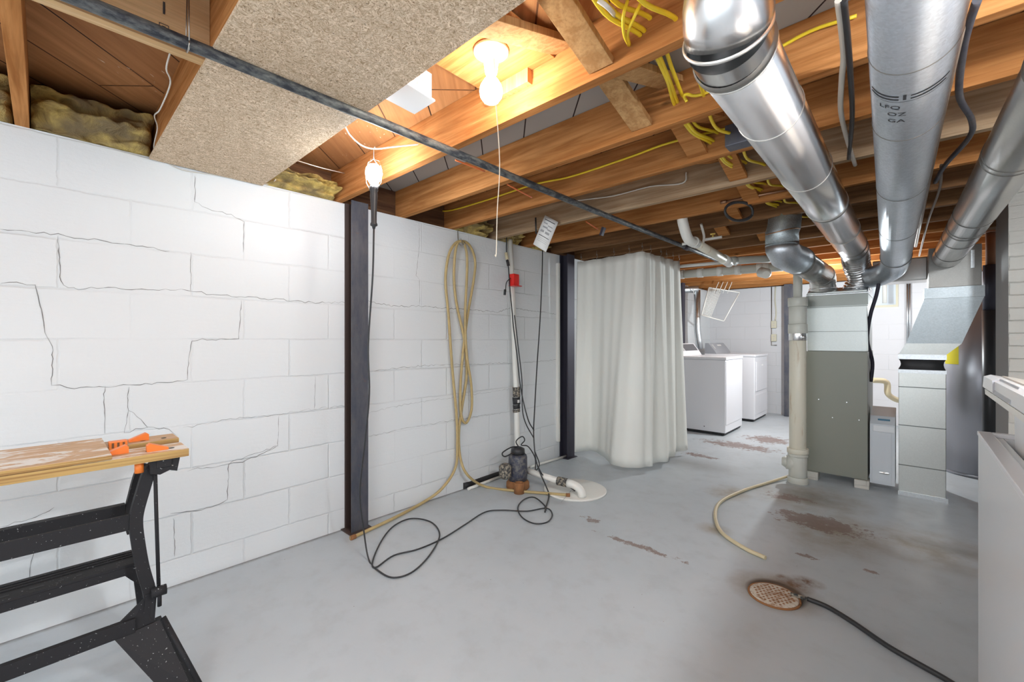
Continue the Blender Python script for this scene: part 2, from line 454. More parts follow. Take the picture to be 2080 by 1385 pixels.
# irregular dark line on the floor along the left wall
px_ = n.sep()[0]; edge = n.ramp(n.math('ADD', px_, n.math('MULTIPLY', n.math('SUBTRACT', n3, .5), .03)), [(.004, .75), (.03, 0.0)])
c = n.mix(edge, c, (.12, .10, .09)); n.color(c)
n.rough(n.math('MULTIPLY_ADD', n2, .35, .22)); n.normal(n.bump(n.noise(5, 4), .25, .01))

# ---------------------------------------------------------------- the setting
ZT, ZS = 1.955, 2.14     # top of the walls, underside of the subfloor
XR, YF, YB = 3.5, 7.65, -1.6
mb = MB(); mb.box((-.2, YB, -.1), (XR + .2, YF + .2, 0)); struct(mb.build('floor', M['floor']))
mb = MB(); mb.box((-.2, YB, ZS), (XR + .2, YF + .2, ZS + .03)); struct(mb.build('ceiling', M['subfloor']))
mb = MB(); mb.box((-.2, YB, 0), (0, YF, ZT), M['block'])
def crack(mb, pts, w=.003, eps=.0012, jit=.006):
    pl = []
    for i in range(len(pts) - 1):
        a = Vector(pts[i]); b = Vector(pts[i + 1]); k = max(2, int((b - a).length / .018))
        for j in range(k): pl.append(a.lerp(b, j / k) + Vector((0, random.uniform(-jit, jit) * .4, random.uniform(-jit, jit))))
    pl.append(Vector(pts[-1]))
    up = []; dn = []
    for i, p in enumerate(pl):
        t = (pl[min(i + 1, len(pl) - 1)] - pl[max(i - 1, 0)]).normalized(); nn = Vector((0, -t.z, t.y))
        ww = w * random.uniform(.2, .85) * (.3 if i in (0, len(pl) - 1) else 1)
        up.append(Vector((eps, p.y, p.z)) + nn * ww * .5); dn.append(Vector((eps, p.y, p.z)) - nn * ww * .5)
    mb.grid([up, dn], M['crack'], smooth=False)
def wc(*pp, w=.003): crack(mb, [W(x, y, X=0) for x, y in pp], w)
wc((0, 463), (60, 470), (118, 477), (180, 485), (240, 493), (345, 510), w=.0035)
wc((118, 477), (120, 520), (122, 572), (140, 583), (160, 586), (300, 586), (390, 590), (430, 598), (480, 602), (560, 608), (640, 615), (706, 614), w=.0035)
wc((0, 573), (70, 578), (88, 640), (92, 683), (107, 700), (105, 780), (150, 787), (215, 784), (330, 778), (380, 772), (384, 720), (390, 691), (485, 686), (490, 610), w=.0035)
wc((215, 784), (209, 800), (214, 838), (213, 880)); wc((262, 785), (258, 820), (262, 833), (300, 868), (345, 872), (360, 885))
wc((262, 833), (252, 878), (300, 868)); wc((396, 355), (396, 410), (410, 420), (470, 436), (496, 450), (494, 512))
wc((388, 512), (387, 590)); wc((748, 612), (800, 622), (850, 622), (940, 628), (1010, 634), (1040, 624), (1060, 628), (1136, 639), w=.0045)
wc((760, 752), (830, 745), (880, 741), (960, 740), (1010, 737), (1036, 738)); wc((1060, 737), (1134, 730))
wc((851, 452), (852, 500), (845, 560), (852, 568), (852, 620)); wc((345, 1045), (410, 1037), (462, 1014), (464, 945), (520, 928), (564, 905), w=.0045); wc((564, 905), (566, 845))
wc((380, 955), (420, 950), (465, 940), (564, 905)); wc((352, 1050), (355, 1130)); wc((370, 870), (460, 852), (560, 842), (640, 830), (705, 824), w=.002)
wc((640, 762), (640, 800), (638, 830)); wc((748, 838), (830, 820), (900, 810), (1036, 790), w=.002); wc((748, 886), (835, 868), (940, 850), (1036, 836), w=.0025)
wc((0, 1068), (60, 1056), (110, 1030)); wc((55, 1190), (66, 1130), (70, 1120))
struct(mb.build('wall_left'))
mb = MB()
wx0, wx1, wz0, wz1 = 2.10, 2.36, 1.60, 1.90
mb.box((0, YF, 0), (XR, YF + .2, wz0)); mb.box((0, YF, wz1), (XR, YF + .2, ZT)); mb.box((0, YF, wz0), (wx0, YF + .2, wz1)); mb.box((wx1, YF, wz0), (XR, YF + .2, wz1))
struct(mb.build('wall_back', M['block_far']))
mb = MB(); mb.box((XR, YB, 0), (XR + .2, YF, ZS)); struct(mb.build('wall_right', M['block_far']))
w1 = struct(MB().box((wx0, YF + .1, wz0), (wx1, YF + .12, wz1), mat('window_daylight', (.5, .55, .6), .2, emit=(.62, .70, .78), estr=.3)).build('window_1'))
mb = MB()
for a, b in (((wx0 - .02, YF - .012, wz0 - .03), (wx1 + .02, YF + .1, wz0)), ((wx0 - .02, YF - .012, wz1), (wx1 + .02, YF + .1, wz1 + .02)), ((wx0 - .02, YF - .012, wz0), (wx0 + .005, YF + .1, wz1)), ((wx1 - .005, YF - .012, wz0), (wx1 + .02, YF + .1, wz1))): mb.box(a, b)
mb.build('window_frame', M['beige'], w1)
# rim board on top of the left wall
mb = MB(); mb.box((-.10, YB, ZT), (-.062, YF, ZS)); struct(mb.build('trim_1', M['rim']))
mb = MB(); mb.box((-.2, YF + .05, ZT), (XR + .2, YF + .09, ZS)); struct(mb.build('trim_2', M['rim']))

# joists
JY = [-.467, -.057, .350, .770, 1.192, 1.632, 2.048, 2.495, 2.909]
while JY[-1] < 7.2: JY.append(JY[-1] + .42)
ordn = ['first', 'second', 'third', 'fourth', 'fifth', 'sixth', 'seventh', 'eighth', 'ninth', 'tenth', 'eleventh', 'twelfth', 'thirteenth', 'fourteenth', 'fifteenth']
JL = {0: 'paint flecked ceiling joist cut off at the left edge of the picture, beside yellow insulation', 1: 'orange brown ceiling joist with white paint flecks, left of the long insulation batt',
      2: 'brown ceiling joist carrying the left edge of the particle board panel', 3: 'ceiling joist hidden along the right edge of the particle board panel',
      4: 'brightly lit pale ceiling joist just behind the porcelain lampholder', 5: 'orange ceiling joist next behind the brightly lit one, grey boards above it',
      6: 'ceiling joist with the long yellow cable stapled along its side', 7: 'ceiling joist with a whitish underside and a white cable stapled to its side', 8: 'brown ceiling joist just behind the whitish one, ahead of the white curtain'}
for i, y in enumerate(JY):
    r = random.uniform(-.004, .004)
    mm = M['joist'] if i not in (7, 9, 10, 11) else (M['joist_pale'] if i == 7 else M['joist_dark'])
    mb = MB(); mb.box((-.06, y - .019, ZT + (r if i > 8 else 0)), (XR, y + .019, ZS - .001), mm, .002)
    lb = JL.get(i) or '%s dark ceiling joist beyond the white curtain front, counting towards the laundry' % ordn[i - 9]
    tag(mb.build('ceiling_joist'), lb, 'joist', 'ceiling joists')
# header board between two joists
mb = MB(); mb.box((.953, -.037, ZT - .002), (.992, .330, ZS - .002))
hd = tag(mb.build('header_board', M['wood_light']), 'fresh pale header board set between two joists beside the black pipe, stamped side showing', 'board')
# panel
mb = MB(); p1 = W(325, 318, Z=ZT); mb.box((.012, .318, ZT - .013), (1.95, .775, ZT - .0005), None)
tag(mb.build('particle_board_panel', M['osb']), 'large flecked particle board panel nailed under the joists above the left wall', 'panel')

def text_mesh(body, size, fn, name, m, parent=None, ext=.0):
    cu = bpy.data.curves.new('txt', 'FONT'); cu.body = body; cu.size = size; cu.align_x = 'CENTER'; cu.align_y = 'CENTER'; cu.resolution_u = 3
    o = bpy.data.objects.new('txt', cu); SC.collection.objects.link(o)
    bpy.context.view_layer.update()
    me = bpy.data.meshes.new_from_object(o.evaluated_get(bpy.context.evaluated_depsgraph_get()))
    bpy.data.objects.remove(o); bpy.data.curves.remove(cu)
    org = wloc(parent) if parent else Vector((0, 0, 0))
    for v in me.vertices: v.co = Vector(fn(v.co.x, v.co.y)) - org
    me.name = name; me.materials.clear(); me.materials.append(m)
    q = bpy.data.objects.new(name, me); SC.collection.objects.link(q)
    if parent: q.parent = parent
    return q
# stamp on the header board side (+X face)
hc = W(333, 18, X=.9925)
text_mesh('1', .05, lambda x, y: (.9935, hc.y + x, hc.z + y), 'grade_stamp', M['ink'], hd)
mb = MB()
for dy, dz, sy, sz in ((0, -.043, .02, .0015), (0, -.06, .02, .0015), (-.01, -.0515, .0015, .018), (.01, -.0515, .0015, .018), (0, -.0515, .008, .007)):
    mb.box((.9925, hc.y + dy - sy / 2, hc.z + dz - sz / 2), (.9935, hc.y + dy + sy / 2, hc.z + dz + sz / 2))
mb.build('stamp_box', M['ink'], hd)

# cross bridging between the joists
def bridge(i, x, flip, m=None, lab=''):
    y0, y1 = JY[i] + .02, JY[i + 1] - .02
    z0, z1 = ZT + .03, ZS - .03
    if flip: z0, z1 = z1, z0
    mb = MB(); mb.beam((x, y0 + .0, z0), (x, y1, z1), .085, .022, up=(0, 0, 1), m=m or M['wood_y'], bev=.0015)
    return tag(mb.build('cross_bridging'), lab, 'bridging', 'cross bridging braces')
W0 = {3: (1.80, 1.66), 4: (1.72, 1.84), 5: (1.79, 1.90), 6: (1.84, 1.74), 7: (1.80, 1.90), 8: (1.6, 1.75), 9: (1.4, 1.3), 10: (1.6, 1.7)}
bl = {3: ('pale pine bridging brace nailed low on the brightly lit joist, right of the porcelain lampholder', 'pale pine bridging brace crossing behind the porcelain lampholder base'),
      4: ('brown bridging brace between the brightly lit joist and the next, with two nail heads', 'brown bridging brace crossing high behind the brightly lit joist'),
      5: ('dark split bridging brace left of the yellow cable loops', 'bridging brace crossing high above the long yellow cable'),
      6: ('tan bridging brace where the white cable turns up', 'tan bridging brace crossing high above the whitish joist')}
for i, (a, b) in W0.items():
    la, lb = bl.get(i, ('%s low bridging brace in the dark joist bays ahead of the laundry' % ordn[i - 7], '%s high bridging brace in the dark joist bays ahead of the laundry' % ordn[i - 7]))
    bridge(i, a, True, M['wood_y'] if i < 5 else M['joist'], la)
    bridge(i, b, False, M['wood_y'] if i < 5 else M['joist'], lb)
# small cleat behind the lampholder
mb = MB(); mb.box((1.30, JY[4] - .045, ZT + .085), (1.52, JY[4] - .02, ZT + .14)); tag(mb.build('wood_cleat', M['wood_y']), 'short wooden cleat nailed to the lit joist right of the porcelain lampholder', 'cleat')
mb = MB(); mb.box((1.30, .79, ZS - .05), (1.62, JY[4] - .022, ZS - .012)); tag(mb.build('lamp_support_board', M['joist']), 'board between the joists that carries the porcelain lampholder', 'board')

# insulation batts
def batt(y0, y1, lab, z0=ZT, z1=2.10, xd=.13):
    mb = MB(); rows = []; ny, na = 26, 14
    for a in range(na):
        t = a / (na - 1) * math.pi * .62
        row = []
        for j in range(ny):
            y = y0 + (y1 - y0) * j / (ny - 1)
            k = 1 + 1.1 * mnoise.noise(Vector((y * 9, a * .35, z0 * 3))) + .5 * mnoise.noise(Vector((y * 28, a * .9, 3)))
            x = -.02 + xd * math.sin(t + .25) * k * (.8 + .2 * math.sin(a * 1.1 + 1))
            z = z0 + (z1 - z0) * (a / (na - 1)) + random.uniform(-.006, .006)
            row.append((max(-.055, x - (.05 if j in (0, ny - 1) else 0)), y, max(z0 + .001, z)))
        rows.append(row)
    mb.grid(rows, M['fluff'])
    mb.grid([[(-.055, p[1], z0 + .001) for p in rows[0]], rows[0]], M['fluff'])
    o = mb.build('insulation_batt')
    s = o.modifiers.new('sub', 'SUBSURF'); s.levels = s.render_levels = 1
    tag(o, lab, 'insulation', 'fibreglass insulation on the wall top')
batt(-.44, -.08, 'yellow fibreglass insulation at the left edge of the picture, left of the flecked joist')
batt(-.035, .325, 'long brown and yellow fibreglass batt on the wall top left of the particle board panel')
batt(.792, 1.16, 'lumpy yellow fibreglass batt on the wall top by the lit work light', z1=2.04)
batt(2.07, 2.42, 'small yellow fibreglass tuft above the hanging tan hose', z1=2.05)
batt(2.52, 2.80, 'small yellow fibreglass tuft above the white riser pipe', z1=2.03, xd=.10)
batt(2.93, 3.2, 'small yellow fibreglass tuft behind the hanging paper tag', z1=2.03, xd=.09)

# ---------------------------------------------------------------- steel wall columns (H section)
def column(y0, y1, x1, label, m1, m2, z1=ZT):
    e = empty('steel_column', (x1 / 2, (y0 + y1) / 2, 0), label, 'column', 'steel columns braced against the left wall')
    mb = MB(); mb.box((x1 - .009, y0, .0), (x1, y1, z1), m1, .001); mb.build('outer_flange', None, e)
    mb = MB(); mb.box((.012, (y0 + y1) / 2 - .005, .0), (x1 - .009, (y0 + y1) / 2 + .005, z1), m2); mb.build('web', None, e)
    mb = MB(); mb.box((.002, y0 + .004, .0), (.012, y1 + .004, z1), m2); mb.build('inner_flange', None, e)
    mb = MB(); mb.box((.0015, y0 - .02, 0), (x1 + .02, y1 + .02, .006), m2); mb.build('base_plate', M['bluetape'], e)
    return e
column(1.222, 1.327, .10, 'blue grey steel column against the white block wall behind the work light', M['column'], M['web'])
column(3.385, 3.50, .10, 'dark steel column beside the left edge of the white curtain', M['column_dark'], M['column_dark'])
column(6.20, 6.30, .10, 'dark steel column in the laundry seen above the washing machine console', M['column_dark'], M['column_dark'])
# column at the back wall seen left of the stack
mb = MB(); p = W(1594, 700, Y=7.5); mb.box((p.x, 7.45, 0), (p.x + .10, 7.64, ZT), M['column'])
tag(mb.build('steel_column'), 'blue grey steel column at the back wall, left of the tall drain stack', 'column')
# white conduit cover left of second column
mb = MB(); mb.box((.0, 3.335, .16), (.03, 3.36, 1.87)); tag(mb.build('white_strip', M['pvc']), 'narrow white vertical strip on the wall left of the dark steel column', 'strip')

# ---------------------------------------------------------------- black iron pipe under the joists
e = empty('black_pipe', (1.075, 2.4, 1.93), 'long black iron pipe hung under the joists across the room', 'pipe')
mb = MB(); mb.tube([(1.076, y, 1.932 + .003 * math.sin(y * 2)) for y in [-.6 + i * .25 for i in range(23)]], .0167, 14); mb.build('pipe_run', M['iron'], e)
mb = MB(); mb.tube([(1.076, 3.72, 1.932), (1.076, 3.80, 1.932)], .022, 14); mb.build('coupling', M['column_dark'], e)
for y in (.262, 4.86):
    mb = MB(); mb.tube([(1.076 + .02 * math.cos(a), y, 1.932 - .02 * math.sin(a)) for a in [i * math.pi / 8 for i in range(9)]], .0018, 6)
    mb.tube([(1.096, y, 1.932), (1.09, y, 2.06)], .0018, 6); mb.tube([(1.056, y, 1.932), (1.07, y, 2.06)], .0018, 6); mb.build('wire_hanger', M['wire'], e)

# ---------------------------------------------------------------- lamps
bp = W(997, 185, d=1.422)
lx, ly, lz = 1.49, .998, 1.955
e = empty('ceiling_lampholder', (lx, ly, 2.09), 'white porcelain pull chain lampholder with a lit bare bulb, mounted between the joists', 'lamp')
mb = MB()
prof = [(2.088, .0), (2.088, .058), (2.080, .057), (2.074, .046), (2.066, .030), (2.058, .025), (2.04, .024), (2.036, .022), (2.03, .0225), (2.012, .019), (2.012, .0)]
mb.grid([[(lx + r * math.cos(t), ly + r * math.sin(t), z) for t in [k * math.pi / 16 for k in range(32)]] for z, r in prof], closed=True)
mb.build('porcelain_base', M['lamp'], e)
mb = MB()
prof = [(2.012, .013), (2.0, .015), (1.988, .024), (1.972, .034), (1.955, .038), (1.937, .035), (1.922, .025), (1.915, .012), (1.914, .0)]
mb.grid([[(lx + r * math.cos(t), ly + r * math.sin(t), z) for t in [k * math.pi / 12 for k in range(24)]] for z, r in prof], closed=True)
mb.build('bulb', M['bulb'], e)
mb = MB(); q = W(1008, 514, d=1.44); t0 = Vector((lx + .026, ly - .012, 2.045))
mb.tube(spline([t0, t0 + Vector((.006, 0, -.12)), W(1015, 330, d=1.43), W(1010, 430, d=1.43), q, q + Vector((-.006, 0, -.006))], 5), .0016, 6); mb.build('pull_string', M['string'], e)
mb = MB(); mb.box((lx - .05, ly - .05, 2.0905), (lx + .05, ly + .05, 2.1275)); mb.build('mounting_box', M['galv'], e)

# hanging work light
wx, wy = .715, 1.015
e = empty('work_light', (wx, wy, 1.64), 'lit work light hanging upside down by its hook, black handle below the glowing bulb', 'work light')
def lathe(mb, cx, cy, prof, m=None, seg=20, ax=None):
    mb.grid([[(cx + r * math.cos(t), cy + r * math.sin(t), z) for t in [k * 2 * math.pi / seg for k in range(seg)]] for z, r in prof], m, closed=True)
mb = MB(); lathe(mb, wx, wy, [(1.835, .013), (1.85, .02), (1.868, .032), (1.89, .038), (1.912, .034), (1.928, .022), (1.935, .0)]); mb.build('bulb', M['bulb2'], e)
mb = MB(); lathe(mb, wx, wy, [(1.838, .0), (1.838, .017), (1.815, .020), (1.808, .016), (1.79, .0175), (1.75, .014), (1.70, .0125), (1.668, .0125), (1.662, .016), (1.655, .016), (1.65, .008), (1.64, .006), (1.64, 0)]); mb.build('handle', M['blackplastic'], e)
mb = MB()
for k in range(4):
    a = k * math.pi / 2 + .5; mb.tube([(wx + r * math.cos(a), wy + r * math.sin(a), z) for z, r in ((1.82, .02), (1.85, .038), (1.90, .042), (1.945, .028), (1.955, .0))], .0012, 5)
mb.tube([(wx, wy, 1.955), (wx, wy, 2.0), (wx + .01, wy, 2.012), (wx + .02, wy, 2.0)], .0015, 6); mb.build('wire_guard', M['chrome'], e)
# cord of the work light: down to the floor and across it
fl = lambda x, y, z=.006: W(x, y, Z=z)
cpts = [(wx, wy, 1.645), W(757, 560, d=1.97), W(748, 700, d=2.0), W(750, 800, d=2.02), W(741, 900, d=2.08), W(731, 1000, d=2.18), W(738, 1070, d=2.24), fl(749, 1136, .01), fl(770, 1160), fl(800, 1173), fl(840, 1160), fl(876, 1123), fl(893, 1085), fl(875, 1060), fl(835, 1053), fl(800, 1068), fl(775, 1098), fl(757, 1140), fl(764, 1152), fl(800, 1128), fl(850, 1115), fl(900, 1093), fl(945, 1065), fl(985, 1040), fl(1020, 1036), fl(1070, 1038), fl(1110, 1032), fl(1122, 1045), fl(1112, 1060), fl(1085, 1063), fl(1060, 1050), fl(1052, 1030), fl(1065, 1014), fl(1085, 1010), fl(1105, 1025), fl(1109, 1036)]
mb = MB(); mb.tube(spline(cpts, 7), .0042, 8); mb.build('power_cord', M['cord'], e)
mb = MB(); hk = [W(700, 255, d=1.9), W(712, 275, d=1.93), W(735, 295, d=1.96), W(762, 302, d=1.97), W(800, 298, d=1.97), W(850, 293, d=1.97)]
mb.tube(spline(hk, 8), .0035, 8); tag(mb.build('white_hanging_cable', M['whitecable']), 'pale cable sagging under the particle board edge above the work light', 'cable')

# metal box beside panel
b0 = [W(820, 166, Z=1.985), W(884, 206, Z=1.985), W(842, 232, Z=1.985), W(777, 198, Z=1.985)]
e = empty('fixture_box', b0[0], 'pale metal fixture box with a slotted side next to the particle board edge', 'box')
c0 = sum(b0, Vector()) / 4
mb = MB(); mb.prism(b0, (0, 0, .006)); mb.build('bottom_plate', M['cabinet_light'], e)
mb = MB(); ins = [c0 + (p - c0) * .86 + Vector((0, 0, .006)) for p in b0]; mb.prism(ins, (0, 0, .09)); mb.build('housing', M['paper'], e)
mb = MB()
a, b = ins[0], ins[1]
for t0, t1, z0, z1 in ((.1, .35, .02, .06), (.45, .55, .015, .055), (.65, .75, .02, .065), (.82, .9, .06, .085), (.15, .25, .07, .085)):
    nrm = (b - a).cross(Vector((0, 0, 1))).normalized() * .001
    if (a + nrm - c0).length < (a - c0).length: nrm = -nrm
    mb.face([a.lerp(b, t0) + nrm + Vector((0, 0, z0)), a.lerp(b, t1) + nrm + Vector((0, 0, z0)), a.lerp(b, t1) + nrm + Vector((0, 0, z1)), a.lerp(b, t0) + nrm + Vector((0, 0, z1))])
mb.build('slot', M['inkgrey'], e)

# ---------------------------------------------------------------- big round ducts
def seam(e, p, d, r, m, w=.006, h=.003, name='seam'):
    d = Vector(d).normalized(); p = Vector(p)
    mb = MB(); mb.tube([p - d * w / 2, p - d * w / 4, p + d * w / 4, p + d * w / 2], [r + .0003, r + h, r + h, r + .0003], 40, caps=False); mb.build(name, m, e)
def at(p0, p1, Y):
    p0, p1 = Vector(p0), Vector(p1); return p0.lerp(p1, (Y - p0.y) / (p1.y - p0.y))
# duct 1: bright duct from the furnace flex to a riser
A0, A1 = Vector((2.187, 1.0, 1.8415)), Vector((2.190, 4.0, 1.812)); r1 = .0889
e = empty('round_duct', at(A0, A1, 2.5), 'bright steel round duct with an elbow turning up, leftmost of three long ducts', 'duct', 'long round ducts')
mb = MB(); mb.tube([at(A0, A1, 1.14), at(A0, A1, 4.10)], r1, 48); mb.build('duct_run', M['alu'], e)
da = (A1 - A0).normalized()
for y, mm, w in ((1.50, M['brightseam'], .004), (2.10, M['brightseam'], .005), (2.68, M['brightseam'], .006), (2.70, M['crimp'], .012), (3.35, M['brightseam'], .006), (3.9, M['crimp'], .006), (4.05, M['crimp'], .01)):
    seam(e, at(A0, A1, y), da, r1, mm, w)
ec = at(A0, A1, 1.15)
seam(e, ec - da * .012, da, r1 + .001, M['crimp'], .026, .005, 'band')
seam(e, ec + da * .004, da, r1 + .002, M['brightseam'], .004, .003)
g = [ec, Vector((2.192, 1.075, 1.845)), Vector((2.205, 1.030, 1.885)), Vector((2.218, 1.018, 1.96)), Vector((2.222, 1.015, 2.13))]
mb = MB(); mb.tube([g[0], g[1]], [r1 + .0005, r1 + .002], 48, caps=False); mb.build('elbow_gore', M['alu'], e)
mb = MB(); mb.tube([g[1] + Vector((0, .002, -.001)), g[1].lerp(g[2], .5) , g[2], g[3], g[4]], [r1 + .002, r1 + .005, r1 + .004, r1 + .003, r1 + .003], 48); mb.build('riser_elbow', M['alu'], e)
seam(e, g[1] + Vector((0, -.005, .003)), (g[1] - g[2]).normalized() - (g[0] - g[1]).normalized() * -.9, r1 + .004, M['brightseam'], .01, .004)
# corrugated flex from duct 1 to the plenum
fx = empty('flexible_duct', (2.19, 4.3, 1.6), 'crinkled aluminium flexible duct joining the bright round duct to the furnace plenum', 'duct')
pth = spline([at(A0, A1, 4.08), (2.190, 4.22, 1.79), (2.19, 4.33, 1.72), (2.212, 4.40, 1.62), (2.18, 4.42, 1.545)], 18)
rr_ = [r1 - .004 + .005 * math.sin(i * 1.57 + .4) + random.uniform(-.0015, .0015) for i in range(len(pth))]
mb = MB(); mb.tube(pth, rr_, 36, caps=False); mb.build('corrugated_sleeve', M['alu'], fx)
seam(fx, (2.18, 4.42, 1.552), (0, 0, 1), r1 + .002, M['alu'], .02, .006, 'collar')
# duct 2: weathered galvanised
B0, B1 = Vector((2.542, .30, 1.862)), Vector((2.425, 4.05, 1.706)); r2_ = .080
e2 = empty('round_duct', at(B0, B1, 2.2), 'weathered galvanised round duct with black stamped lettering, middle of the three long ducts', 'duct', 'long round ducts')
mb = MB(); mb.tube([at(B0, B1, .3), at(B0, B1, 3.98)], r2_, 48); mb.build('duct_run', M['galv_dull'], e2)
db = (B1 - B0).normalized()
for y in (1.33, 1.72, 2.35, 3.1): seam(e2, at(B0, B1, y), db, r2_, M['crimp'], .0035, .0015)
# stamp wrapped round the underside
us = Vector((0, 0, 1)).cross(db).normalized(); upv = db.cross(us).normalized()
if upv.z < 0: upv = -upv; us = -us
def duct_wrap(y0, ang0, sgn=1):
    c0 = at(B0, B1, y0)
    def f(x, y):
        a = ang0 + x / r2_
        return c0 - db * y * sgn + (us * math.sin(a) - upv * math.cos(a)) * (r2_ + .0008)
    return f
if us.x < 0: us = -us
text_mesh('LFQ', .028, duct_wrap(1.50, -.55), 'stamp', M['ink'], e2)
text_mesh('OZ', .028, duct_wrap(1.54, -.35), 'stamp', M['ink'], e2)
text_mesh('GA', .028, duct_wrap(1.58, -.35), 'stamp', M['ink'], e2)
def rib(y, a0, a1, w, seg=18):
    c0 = at(B0, B1, y); rw = []
    for dd in (-w / 2, w / 2): rw.append([c0 + db * dd + (us * math.sin(a) - upv * math.cos(a)) * (r2_ + .0009) for a in [a0 + (a1 - a0) * k / seg for k in range(seg + 1)]])
    return rw
mb = MB(); mb.grid(rib(1.468, -1.2, 1.0, .0014)); mb.grid(rib(1.455, -1.2, -.3, .006)); mb.grid(rib(1.440, -1.2, -.3, .006)); mb.grid(rib(1.455, -.02, .85, .006)); mb.grid(rib(1.440, -.02, .95, .005)); mb.grid(rib(1.444, -.2, -.12, .026, 3)); mb.build('stamp_bars', M['ink'], e2)
# elbow down of duct 2
mb = MB(); mb.tube(spline([at(B0, B1, 3.95), (2.425, 4.08, 1.70), (2.40, 4.22, 1.66), (2.33, 4.32, 1.63), (2.26, 4.36, 1.62)], 6), r2_ + .002, 40); mb.build('end_elbow', M['galv_dull'], e2)
seam(e2, at(B0, B1, 3.94), db, r2_ + .002, M['crimp'], .01, .003)
# duct 3
C0, C1 = Vector((2.812, .30, 1.792)), Vector((2.690, 4.12, 1.709)); r3_ = .0762
e3 = empty('round_duct', at(C0, C1, 2.4), 'grey steel round duct entering the return box, rightmost of the three long ducts', 'duct', 'long round ducts')
mb = MB(); mb.tube([at(C0, C1, .3), at(C0, C1, 4.2)], r3_, 48); mb.build('duct_run', M['alu_dull'], e3)
dc = (C1 - C0).normalized()
for y, w in ((1.55, .02), (2.12, .006), (2.16, .006), (2.95, .006), (3.20, .004), (3.26, .004), (3.5, .006), (3.95, .006)): seam(e3, at(C0, C1, y), dc, r3_, M['crimp'], w, .002)
# short galvanised canister and its pipe down to the plenum
c4 = W(1588, 475, d=2.93)
e4 = empty('elbow_duct', c4, 'stubby galvanised duct dropping from the joists and bending to the furnace plenum', 'duct')
pc = Vector((c4.x, c4.y, 0)); zb = 1.70
mb = MB(); mb.tube([(pc.x + .02, pc.y + .02, 2.05), (pc.x + .01, pc.y + .01, 1.90), (pc.x, pc.y, 1.86), (pc.x, pc.y, 1.77)], .098, 40); mb.build('drop_pipe', M['can_metal'], e4)
tgt = Vector((1.985, 4.32, 1.64))
el = [q_ + Vector((0, 0, .012)) for q_ in [Vector((pc.x, pc.y, 1.78)), Vector((pc.x, pc.y + .005, 1.745)), Vector((pc.x + .012, pc.y + .06, 1.705)), Vector((pc.x + .04, pc.y + .16, 1.69)), Vector((pc.x + .055, pc.y + .24, 1.687))]]
mb = MB(); mb.tube(el, .099, 40, smooth=True); mb.build('elbow', M['galv_dull'], e4)
p5 = Vector((pc.x + .055, pc.y + .24, 1.699)); p6 = Vector((1.975, 4.25, 1.655))
mb = MB(); mb.tube([p5, p6], .088, 40); mb.build('duct_run', M['alu_dull'], e4)
for k in (-.012, .004, .02): seam(e4, p5 + (p6 - p5).normalized() * k, p6 - p5, .094, M['crimp'], .01, .006)
mb = MB(); mb.tube(spline([p6 - (p6 - p5).normalized() * .02, p6 + Vector((.003, .03, -.012)), p6 + Vector((.0, .06, -.06)), (1.975, 4.33, 1.545)], 5), .090, 40); mb.build('end_boot', M['alu_dull'], e4)
seam(e4, (1.975, 4.33, 1.55), (0, 0, 1), .092, M['alu'], .016, .006, 'collar')
mb = MB(); mb.tube([(c4.x + .10 * math.cos(a), c4.y + .10 * math.sin(a), 1.86 + .012 * math.cos(a * 1.5)) for a in [-2.6 + k * .25 for k in range(13)]], .004, 8); mb.build('copper_strap', M['copper'], e4)
# trunk duct behind, between the plenum and the return
mb = MB(); mb.box((2.27, 4.62, 1.60), (2.60, 4.86, 1.78), None, .01); tag(mb.build('trunk_duct', M['alu_dull']), 'horizontal grey metal duct between the furnace plenum and the return duct', 'duct')

# ---------------------------------------------------------------- furnace
fx0, fx1, fy0, fy1 = 1.873, 2.262, 4.25, 4.86
e = empty('furnace', ((fx0 + fx1) / 2, (fy0 + fy1) / 2, 0), 'tall grey green furnace cabinet with a shiny galvanised plenum on top', 'furnace')
mb = MB(); mb.box((fx0, fy0, .065), (fx1, fy1, 1.045), None, .004); mb.build('cabinet', M['furnace'], e)
mb = MB(); mb.box((fx0 + .004, fy0 + .004, 1.0455), (fx1 - .004, fy1 - .01, 1.52), None, .003); mb.build('plenum', M['plenum'], e)
mb = MB(); mb.box((fx0 - .001, fy0 - .004, 1.395), (fx1 + .001, fy0 + .012, 1.40)); mb.box((fx0 - .001, fy0 - .002, 1.20), (fx1, fy0 + .01, 1.203)); mb.build('plenum_seam', M['band_metal'], e)
mb = MB(); mb.box((fx0 - .002, fy0 - .008, 1.405), (fx1 + .003, fy0 + .004, 1.492)); mb.build('dark_band', M['band_metal'], e)
mb = MB(); mb.prism([(fx0, fy0 - .01, 1.495), (fx0, fy0 - .01, 1.50), (fx0, fy0 + .14, 1.56), (fx0, fy1 - .02, 1.56), (fx0, fy1 - .02, 1.495)], (fx1 - fx0, 0, 0)); mb.build('plenum_top', M['galv'], e)
mb = MB()
for px, py in ((1663, 811), (1720, 817), (1691, 848), (1745, 853)):
    p = W(px, py, Y=fy0 - .001); mb.tube([p, p + Vector((0, -.003, 0))], .004, 10)
mb.build('screws', M['chrome'], e)
for (a, b) in ((fx0 + .02, 'left'), (fx1 - .05, 'right')):
    mb = MB(); mb.box((a - .03, fy0 - .02, 0), (a + .06, fy0 + .1, .064), None, .004); tag(mb.build('brick'), 'small painted brick under the %s front corner of the furnace' % b, 'brick', 'bricks under the furnace').data.materials.append(M['brick'])
